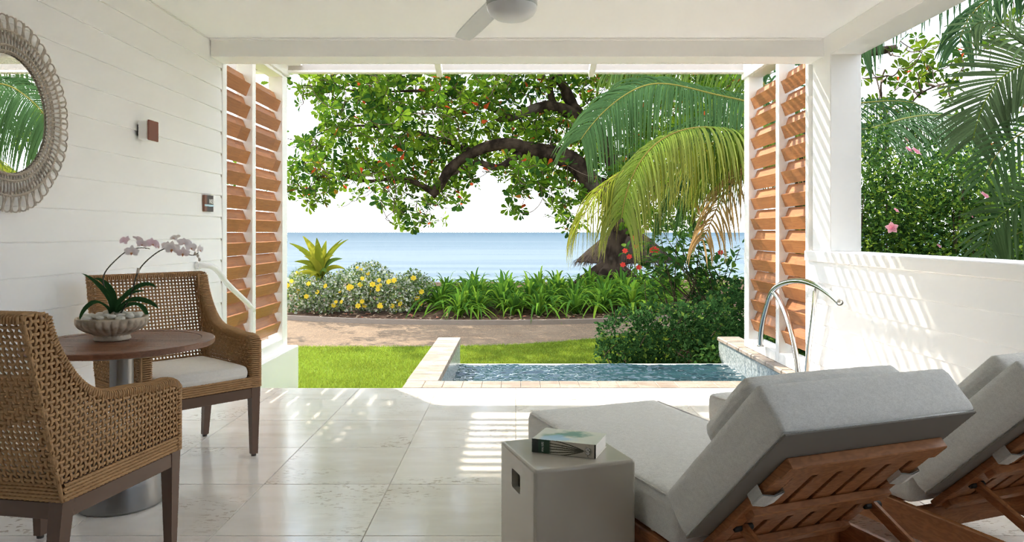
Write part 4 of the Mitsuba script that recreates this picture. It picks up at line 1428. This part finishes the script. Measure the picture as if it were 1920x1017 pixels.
frond(cp_, [CR, w10(1420, 230, 11.0), w10(1360, 215, 11.4), w10(1290, 230, 11.8), w10(1230, 270, 12.0)], 84, .95, .013, 1.0, DK, (.07, .15, .05), 10, singles=False)

ap_ = thing('areca_palm', 'dark green palm with long fronds leaning in from the right over the hedge', 'palm')
w5 = pw(5.0)
for k, (x, y) in enumerate([(4.9, 5.2), (5.05, 5.0), (4.75, 4.95)]):
    put(ap_ + '__stem', tube(smoothpath([V(x, y, -.6), V(x - .03, y, .8), V(x - .15, y, 1.9)], 16), np.linspace(.06, .035, 16), 10), 'mat_twig', True)
B0 = V(4.6, 5.0, 1.7)
frond(ap_, [V(4.55, 5.05, 1.9), w5(2040, 120), w5(1980, 112), w5(1920, 122), w5(1886, 139), w5(1857, 172), w5(1837, 215), w5(1824, 262)], 52, .52, .0125, .14, (.095, .145, .062), (.11, .165, .075), 21, U=(-.35, -.8, .45), rach=.012, fwd=.75, start=.22, rcol=(.22, .30, .05), lift=.12)
frond(ap_, [V(4.55, 5.0, 1.9), w5(2060, 60, 5.1), w5(1980, 78, 5.1), w5(1920, 84, 5.1), w5(1880, 50, 5.1), w5(1846, 40, 5.1), w5(1818, 62, 5.1)], 38, .42, .0115, .26, (.085, .135, .058), (.10, .155, .068), 22, U=(-.2, -.7, .7), rach=.012, fwd=.6, start=.3, singles=False, rcol=(.10, .14, .04))
frond(ap_, [V(4.55, 5.0, 1.4), w5(2020, 370), w5(1960, 368), w5(1920, 376), w5(1890, 392), w5(1865, 416), w5(1853, 446), w5(1843, 486)], 36, .40, .0110, .35, (.065, .12, .042), (.10, .17, .065), 23, U=(-.2, -.8, .6), rach=.012, fwd=.7, start=.2, rcol=(.16, .24, .05))
frond(ap_, [V(4.6, 4.9, 1.8), w5(2040, 230, 4.8), w5(1970, 235, 4.8), w5(1925, 246, 4.8), w5(1890, 268, 4.8), w5(1862, 300, 4.8), w5(1845, 338, 4.8)], 28, .42, .011, .40, (.06, .12, .045), (.09, .16, .06), 24, U=(-.2, -.8, .6), rach=.012, fwd=.7, start=.2, singles=False)
frond(ap_, [V(4.7, 5.2, 1.2), w5(2000, 450, 5.3), w5(1950, 430, 5.3), w5(1905, 440, 5.3), w5(1880, 470, 5.3)], 18, .32, .010, .5, (.07, .13, .045), (.10, .18, .06), 25, U=(-.2, -.8, .6), rach=.01, fwd=.7, start=.1, singles=False)
w6 = pw(6.6)
hp = thing('coconut_palm', 'coconut palm whose hanging leaflets show over the right beam', 'palm')
put(hp + '__trunk', tube(smoothpath([V(6.6, 6.0, -.6), V(6.3, 6.2, 1.5), V(5.9, 6.4, 3.6)], 20), np.linspace(.16, .12, 20), 10), 'mat_bark', True)
frond(hp, [V(5.9, 6.4, 3.6), w6(2060, -90), w6(1950, -85), w6(1850, -70), w6(1760, -35), w6(1680, 5), w6(1630, 55), w6(1612, 100)], 60, .62, .016, .75, (.045, .10, .04), (.07, .14, .06), 31, U=(-.2, -.3, .9), singles=False)
frond(hp, [V(5.9, 6.4, 3.6), w6(2050, -40, 6.9), w6(1950, -30, 6.9), w6(1870, -10, 6.9), w6(1820, 30, 6.9), w6(1800, 80, 6.9)], 46, .55, .017, .8, (.045, .10, .04), (.07, .14, .06), 32, U=(-.2, -.3, .9), singles=False)


# ------------------------------------------------------------------ shrubs
def bush(name, label, centers, n, L, cols, seed, catg='shrub', shape=SIM, wr=.40, shell=.55, zmin=-.6, stems=True, core=.80, kindw=True, upw=.6):
    """leaves near the surface of a union of ellipsoids (cx, cy, cz, rx, ry, rz)."""
    r = np.random.default_rng(seed)
    t = thing(name, label, catg)
    vol = np.array([c[3] * c[4] + c[4] * c[5] + c[3] * c[5] for c in centers])
    cnt = np.round(n * vol / vol.sum()).astype(int)
    ps, ds = [], []
    for c, k in zip(centers, cnt):
        d = rnd_dirs(k, r)
        rad = 1 - shell * r.random(k) ** 1.6
        lump = .82 + .36 * meshkit.noise(d * 3.1 + c[0] * 5, seed)
        p = np.array(c[:3]) + d * np.array(c[3:]) * (rad * lump)[:, None]
        ps.append(p)
        ds.append(unit(d / np.array(c[3:])))
    p, d = np.vstack(ps), np.vstack(ds)
    ok = p[:, 2] > zmin
    p, d = p[ok], d[ok]
    k = len(p)
    dirs = unit(d * .7 + rnd_dirs(k, r) * .9 + V(0, 0, .25))
    up = unit(V(0, 0, 1) * upw + d * .5 + rnd_dirs(k, r) * .5)
    ll = L * r.uniform(.6, 1.25, k)
    m = leaves(p, dirs, up, ll, ll * wr, shades(k, r, cols, .2), shape)
    put_leaf(t + '__foliage', m, kind='stuff')
    if stems:
        sm = []
        for i in range(26):
            c = centers[r.integers(len(centers))]
            q = np.array(c[:3]) + rnd_dirs(1, r)[0] * np.array(c[3:]) * .75
            q[2] = max(q[2], zmin + .25)
            b = V(c[0] + r.normal() * .1, c[1] + r.normal() * .1, zmin - .05)
            sm.append(tube(smoothpath([b, b * .5 + q * .5 + r.normal(size=3) * .06, q], 8), np.linspace(.013, .005, 8), 5))
        put(t + '__stems', cat(sm), 'mat_twig', True, kind='stuff')
    return t


HEDGE = [(4, (.055, .13, .03)), (3, (.11, .22, .035)), (1.6, (.26, .38, .05)), (2, (.032, .075, .026))]
hcs = [(3.75, 8.2, .75, .75, .9, 1.35), (4.5, 7.8, .75, .8, .9, 1.35), (5.2, 7.4, .75, .8, .9, 1.25), (4.2, 8.6, 1.2, .9, .7, 1.05), (5.9, 7.3, 1.0, .8, .9, 1.4), (3.35, 8.6, .2, .55, .6, .95), (4.9, 6.6, .3, .8, .6, .9), (5.0, 8.6, 1.15, 1.0, .8, .95),
       (3.95, 8.1, 2.05, .13, .18, .50), (4.75, 8.0, 1.7, .3, .3, .45), (3.8, 6.9, .15, .6, .5, .75)]
hg = bush('hibiscus_hedge', 'dense dark green hibiscus hedge with a few pink flowers beyond the parapet', hcs, 46000, .050, HEDGE, 41, 'hedge', SIM, .38, .50)


def blossom(t, c, face, s, col, col2, npet=5, name='flower', wide=.42):
    face = unit(face)
    e1 = unit(np.cross(face, V(.3, .2, .9)))
    e2 = np.cross(face, e1)
    ms = []
    ph = np.arange(npet) * 2 * PI / npet
    d = np.cos(ph)[:, None] * e1 + np.sin(ph)[:, None] * e2 + face * .45
    m = leaves(np.repeat(c[None], npet, 0), d, np.repeat(face[None], npet, 0), s, s * wide, np.repeat([col], npet, 0), OVA, .1, -.25, np.array(col2))
    return put_leaf(t + '__' + name, m, 'mat_petal')


w8 = pw(7.1)
for px, py, s in [(1672, 428, .062), (1703, 281, .045), (1717, 285, .060), (1680, 395, .035), (1846, 368, .06), (1760, 462, .03), (1822, 406, .03)]:
    blossom(hg, w8(px, py), V(-.3, -.85, .3) if s > .061 else V(.3, -.5, .5), s, (.80, .22, .32), (.85, .50, .58))
bush('shrub', 'tall leafy shrub farther behind the hibiscus hedge', [(6.6, 10.5, 1.1, 1.5, 1.2, 1.7), (5.2, 10.8, .6, 1.2, 1.0, 1.5), (8.2, 10, 1.5, 1.4, 1.2, 2.0), (7.3, 8.4, 1.1, 1.0, .8, 1.6)], 16000, .085, HEDGE, 42, shape=SIM)

bush('shrub', 'unseen side hedge added to cut skylight along the open side of the porch', [(5.9, 5.6, .7, .9, 1.0, 1.7), (5.8, 4.0, .7, .9, 1.1, 1.8), (5.8, 2.2, .7, .9, 1.2, 1.8), (5.8, .4, .7, .9, 1.2, 1.8)], 9000, .13, HEDGE, 46, shape=SIM, stems=False)  # out of view; added to block skylight from the right
LOW = [(4, (.035, .095, .030)), (2, (.06, .14, .045)), (.5, (.15, .25, .05))]
bush('shrub', 'low rounded glossy green shrub behind the far edge of the pool', [(1.45, 9.35, -.12, .42, .45, .36), (1.95, 9.5, -.10, .50, .5, .42), (2.45, 9.6, -.10, .45, .5, .44), (2.2, 9.0, -.32, .45, .25, .22), (1.25, 9.1, -.32, .28, .25, .24)], 5200, .062, LOW, 43, shape=SIM, shell=.35, wr=.36, zmin=-.5)
bush('shrub', 'small leafy shrub at the far right corner of the pool', [(2.27, 8.72, -.38, .18, .14, .22)], 300, .07, [(2, (.06, .15, .04)), (1, (.14, .26, .06))], 44, shape=SIM, stems=False, zmin=-.55)
bush('shrub', 'dark shrub standing behind the right louvre screens', [(3.2, 10.6, -.05, .55, .7, .55), (3.5, 12.2, -.1, .8, .6, .55), (3.3, 8.2, -.1, .45, 1.3, .5)], 5000, .075, LOW, 45, shape=SIM, zmin=-.55)

# tall loose shrub with red flowers
r = np.random.default_rng(51)
rs = thing('flowering_shrub', 'tall loose shrub with dark leaves and small red flowers beside the right louvre screen', 'shrub')
stm, lv = [], []
w12 = pw(12.3)
tips = [(1175, 470), (1200, 455), (1190, 500), (1215, 485), (1230, 500), (1240, 450), (1255, 420), (1262, 405), (1275, 430), (1290, 440), (1300, 460), (1285, 475), (1260, 470), (1310, 490), (1250, 500), (1280, 515), (1305, 520), (1330, 505), (1350, 495), (1345, 540), (1372, 480), (1378, 520), (1388, 465), (1360, 560), (1330, 560), (1385, 545), (1210, 525), (1225, 540), (1310, 455), (1245, 475), (1268, 450), (1340, 475), (1240, 428), (1230, 470), (1222, 455), (1295, 428)]
bases = [w12(1290, 640), w12(1330, 650), w12(1350, 640), w12(1262, 630), w12(1370, 640)]
for k, (px, py) in enumerate(tips):
    Y = 12.3 + r.normal() * .45
    tip = w12(px, py, Y)
    b = bases[r.integers(5)] + V(r.normal() * .05, r.normal() * .1, -.3)
    b[2] = -.55
    path = smoothpath([b, b * .5 + tip * .5 + V(r.normal() * .12, 0, .12), tip], 14)
    stm.append(tube(path, np.linspace(.014, .005, 14), 5))
    for q in (path[-1], path[-3], path[-5] + r.normal(size=3) * .05):
        n_ = r.integers(6, 11)
        d = unit(rnd_dirs(n_, r) + V(0, 0, .1)) * [1, 1, .55]
        p = q + d * r.uniform(.02, .16, (n_, 1))
        ll = r.uniform(.09, .17, n_)
        up = r.normal(size=(n_, 3)) * .3 + V(0, 0, 1)
        lv.append(leaves(p, d, up, ll, ll * .28, shades(n_, r, [(4, (.050, .125, .035)), (2, (.09, .19, .04)), (1.3, (.20, .33, .05))], .2), OVA, .15, -.25))
put(rs + '__stems', cat(stm), 'mat_twig', True, kind='stuff')
put_leaf(rs + '__foliage', cat3(lv), kind='stuff')
for px, py in [(1193, 462), (1187, 447), (1172, 471), (1226, 467), (1168, 497), (1198, 502), (1351, 474), (1180, 482), (1222, 470), (1231, 470)]:
    blossom(rs, w12(px, py, 11.7), V(-.2, -.9, .4), .050, (.75, .05, .05), (.80, .10, .07), 6)

# ------------------------------------------------------------------ planting bed
# strap-leaved lilies: four kinds of plant, each used again and again
STRAP = [(3, (.17, .34, .04)), (3, (.085, .205, .035)), (1.5, (.29, .46, .05))]


def strap_plant(seed, n=50, H=1.12):
    r = np.random.default_rng(seed)
    ms = []
    for k in range(n):
        a0 = r.random() * 2 * PI
        e = r.uniform(.12, 1.0)
        l = H * r.uniform(.75, 1.15)
        d = V(math.cos(a0), math.sin(a0), 0)
        x = np.linspace(0, 1, 8)
        hor = e * (x + .25 * x ** 2) * .75
        ver = (1.05 - .25 * e) * x - (.35 + .55 * e) * x ** 2.3
        path = d * (hor * l)[:, None] + V(0, 0, 1) * (ver * l)[:, None] + np.cross(d, V(0, 0, 1)) * (r.normal() * .10 * l * x ** 2)[:, None]
        c = shades(1, r, STRAP, .15)[0]
        ms.append(leaf_strip(path, lambda q: .029 * (.55 + .45 * math.sin(PI * min(q * 2, 1) / 2)) * (1 - q ** 4) + .001, unit(V(0, 0, 1) - d * .8), 2, .35, c, c * 1.15))
    return cat3(ms)


SP = []
for s_ in range(5):
    m = strap_plant(70 + s_)
    SP.append(mikit.ply((m[0], m[1]), 'mat_leaf', smooth=True, color=m[2]))
r = np.random.default_rng(77)
plants = []
for row, (dy, x0, x1, st_) in enumerate([(.75, -1.15, 3.3, .60), (1.45, -1.5, 3.6, .58), (2.2, -1.9, 3.8, .60), (3.1, -2.3, 4.6, .70)]):
    x = x0
    while x < x1:
        plants.append((x + r.normal() * .10, dy + r.normal() * .12, row))
        x += st_ * r.uniform(.85, 1.15)
ROWS = ['front row, nearest the kerb', 'second row behind the kerb', 'third row from the kerb', 'back row towards the sea']
for k, (x, dy, row) in enumerate(plants):
    y = np.interp(x, [p[0] for p in kerb_pts], [p[1] for p in kerb_pts]) + dy
    sc = r.uniform(.80, 1.0) if dy < 1.1 else r.uniform(.9, 1.15)
    put('strap_lily', SP[k % 5], None, tw=T().translate([x, y, float(bed_z(x, y)) - .03]).rotate([0, 0, 1], float(r.uniform(0, 360))).scale(float(sc)),
        label='green strap-leaved lily of the planting bed, ' + ROWS[row], cat='plant', group='strap-leaved lilies, ' + ROWS[row])

# broad-leaved plant at the left end of the bed
cr = thing('broad_leaf_plant', 'big yellow-green broad-leaved plant standing highest at the left of the bed', 'plant')
w15 = pw(15.6)
cb = w15(602, 520)
r = np.random.default_rng(81)
for px, py, dy, w in [(545, 456, -.1, .055), (573, 443, -.2, .075), (601, 446, -.3, .075), (607, 452, .2, .07), (591, 455, .2, .07), (613, 463, -.1, .05), (640, 449, .1, .04), (655, 449, -.1, .045), (646, 485, -.2, .06), (555, 470, .2, .05), (560, 490, -.3, .06), (565, 505, -.3, .05), (645, 505, .1, .05), (578, 480, -.3, .06), (630, 478, -.2, .05), (622, 510, -.4, .05), (590, 520, -.4, .045), (603, 535, -.35, .05), (552, 520, -.1, .05)]:
    tip = w15(px, py) + V(0, dy, 0)
    mid = cb * .5 + tip * .5 + V((cb[0] - tip[0]) * .12, 0, .10)
    c = shades(1, r, [(3, (.25, .29, .03)), (2, (.11, .18, .035)), (1, (.36, .36, .04))], .15)[0]
    put_leaf(cr + '__leaf', leaf_strip(smoothpath([cb + V(0, 0, -.02), mid, tip], 12), lambda q, w=w: 1.2 * w * max(math.sin(PI * min(.10 + q * .90, 1)), .03) ** .8, V(0, -.8, .6), 4, .30, c, c * .9))
put(cr + '__stem', tube([cb + V(0, 0, -.35), cb], [.05, .04], 8), 'mat_twig', True)

# pale variegated bushes with yellow flowers
VAR = [(4, (.62, .66, .55)), (3, (.20, .28, .12)), (2, (.09, .16, .06)), (1, (.33, .40, .08))]
r = np.random.default_rng(91)
for k, (px, py, Y, rx, rz) in enumerate([(562, 552, 15.2, .42, .40), (612, 556, 15.1, .45, .36), (655, 545, 15.0, .45, .42), (700, 548, 14.9, .45, .40), (745, 550, 14.85, .42, .38), (585, 535, 15.9, .5, .4), (690, 525, 15.8, .5, .38), (778, 545, 15.2, .36, .38)]):
    c = pw(Y)(px, py)
    lab = ['leftmost, beside the left louvre screen', 'under the big broad-leaved plant, near the kerb', 'at the middle of the flowering row', 'right of the middle of the flowering row', 'in front, beside the first strap lilies', 'in the back row, left, behind the broad-leaved plant', 'in the back row, before the fine grass tuft', 'at the right end among the strap lilies'][k]
    t = bush('flowering_bush', 'pale variegated bush with yellow flowers, ' + lab, [(c[0], c[1], c[2], rx, .4, rz)], 1500, .060, VAR, 92 + k, shape=SIM, wr=.42, shell=.5, zmin=float(bed_z(c[0], c[1])), stems=False)
    for j in range(7 if k in (2, 3, 4) else 5):
        q = c + V(r.uniform(-.85, .85) * rx, -.40 + r.uniform(0, .1), r.uniform(-.7, .75) * rz)
        blossom(t, q, V(r.normal() * .4, -.9, .4), r.uniform(.04, .07), (.85, .58, .04), (.88, .68, .08), 6)

# fine grass tufts
for k, (px, py, Y, hh) in enumerate([(690, 530, 16.4, .58), (640, 528, 16.8, .55), (556, 525, 17.2, .55), (715, 528, 17.0, .45)]):
    c = pw(Y)(px, py)
    n = 420
    a0 = r.random(n) * 2 * PI
    el = r.uniform(.1, 1.0, n)
    l = hh * r.uniform(.7, 1.1, n)
    ms = []
    x = np.linspace(0, 1, 6)
    for i in range(n):
        d = V(math.cos(a0[i]), math.sin(a0[i]), 0)
        path = c + V(0, 0, -.15) + d * (el[i] * l[i] * (x * .6 + .3 * x ** 2))[:, None] + V(0, 0, 1) * (l[i] * (1.1 * x - (.25 + .55 * el[i]) * x ** 2.2))[:, None]
        cc = np.array([.14, .22, .13]) * r.uniform(.7, 1.3)
        ms.append(leaf_strip(path, lambda q: .005 * (1 - q) + .0008, unit(V(0, 0, 1) - d), 1, .0, cc, cc))
    put_leaf(key_of('grass_tuft') if False else 'grass_tuft', cat3(ms), label='fine blue-green grass tuft behind the flowering bushes, ' + ['the tallest, clear against the sea', 'left of the tallest tuft', 'at the far left behind the broad-leaved plant', 'right of the tallest tuft'][k], cat='grass tuft')

# thatched parasol on the beach
tp = thing('thatched_parasol', 'round thatched beach parasol beside the sea almond trunk', 'parasol')
w24 = pw(24.0)
C = w24(1172, 436)
px0, pz0 = C[0], C[2]
a = np.arange(64) * 2 * PI / 64
prof = [(0.03, .30), (.35, .12), (.8, -.22), (1.25, -.60), (1.58, -.92), (1.50, -.95), (.7, -.35), (0.03, .05)]
m = lathe(prof[::-1], 64, (px0, 24.0, pz0))
nz = meshkit.fbm(m[0] * 5, 3) - .5
put(tp + '__roof', (m[0] + nz[:, None] * .10, m[1]), 'mat_thatch')
mat('mat_thatch', thatch_col, .95, spec=.05)
rr = np.random.default_rng(99)
n = 1100
aa, q = rr.random(n) * 2 * PI, rr.random(n) ** .5
rad, zz_ = .25 + 1.33 * q, .17 - 1.09 * q
pos = np.stack([px0 + rad * np.cos(aa), 24 + rad * np.sin(aa), pz0 + zz_ + .03], 1)
d = np.stack([np.cos(aa), np.sin(aa), np.full(n, -.95)], 1) + rr.normal(size=(n, 3)) * .22
m = leaves(pos, d, np.stack([np.cos(aa), np.sin(aa), np.full(n, 1.0)], 1), rr.uniform(.25, .42, n), .018, np.zeros((n, 3)), SIM)
put(tp + '__thatch', (m[0], m[1]), 'mat_thatch', kind='stuff')
put(tp + '__pole', tube([(px0, 24, -2.0), (px0, 24, pz0)], .06, 10), 'mat_twig', True)

# ------------------------------------------------------------------ grass
r = np.random.default_rng(7)
N_ = 200000
gx = r.uniform(-3.2, 3.4, N_)
gy = 7.6 + r.random(N_) ** 1.1 * 6.0
okl = (gx < -.90) & (gy < 10.97)
okr = (gx > -.93) & (gy > 8.49) & (gy < np.interp(gx, [e[0] for e in edge], [e[1] for e in edge]) - .01)
keep = okl | okr
gx, gy = gx[keep], gy[keep]
n = len(gx)
h = r.uniform(.020, .050, n)
a = r.random(n) * 2 * PI
lean = r.normal(size=(n, 2)) * .018
w = .0045
v = np.stack([np.stack([gx - w * np.cos(a), gy - w * np.sin(a), np.full(n, GZ - .002)], 1), np.stack([gx + w * np.cos(a), gy + w * np.sin(a), np.full(n, GZ - .002)], 1),
              np.stack([gx + lean[:, 0], gy + lean[:, 1], GZ + h], 1)], 1).reshape(-1, 3)
patch = meshkit.fbm(np.stack([gx * 1.6, gy * 1.6, gx * 0], -1), 3)
c = np.array([.235, .345, .045]) * (1 + r.normal(size=(n, 1)) * .2) * (.75 + .5 * patch[:, None])
c[:, 0] += .05 * r.random(n)
put_leaf('grass', (v, np.arange(n * 3).reshape(-1, 3), np.repeat(np.clip(c, .01, .9), 3, 0)), label='short bright green grass blades of the lawn', cat='grass', kind='stuff')
# fallen leaves and chips on the mulch
n = 260
lx = r.uniform(-4.2, 3.6, n)
ly = np.interp(lx, [p[0] for p in kerb_pts], [p[1] for p in kerb_pts]) + r.uniform(.12, .8, n)
pos = np.stack([lx, ly, bed_z(lx, ly) + .03], 1)
put_leaf('leaf_litter', leaves(pos, rnd_dirs(n, r) * [1, 1, .2], np.repeat([[0, 0, 1.0]], n, 0) + rnd_dirs(n, r) * .3, r.uniform(.05, .14, n), .03, shades(n, r, [(2, (.30, .20, .13)), (1, (.42, .30, .2)), (.5, (.45, .16, .10))], .2), SIM), 'mat_colored',
         label='dry brown leaf litter lying on the dark mulch', cat='leaf litter', kind='stuff')
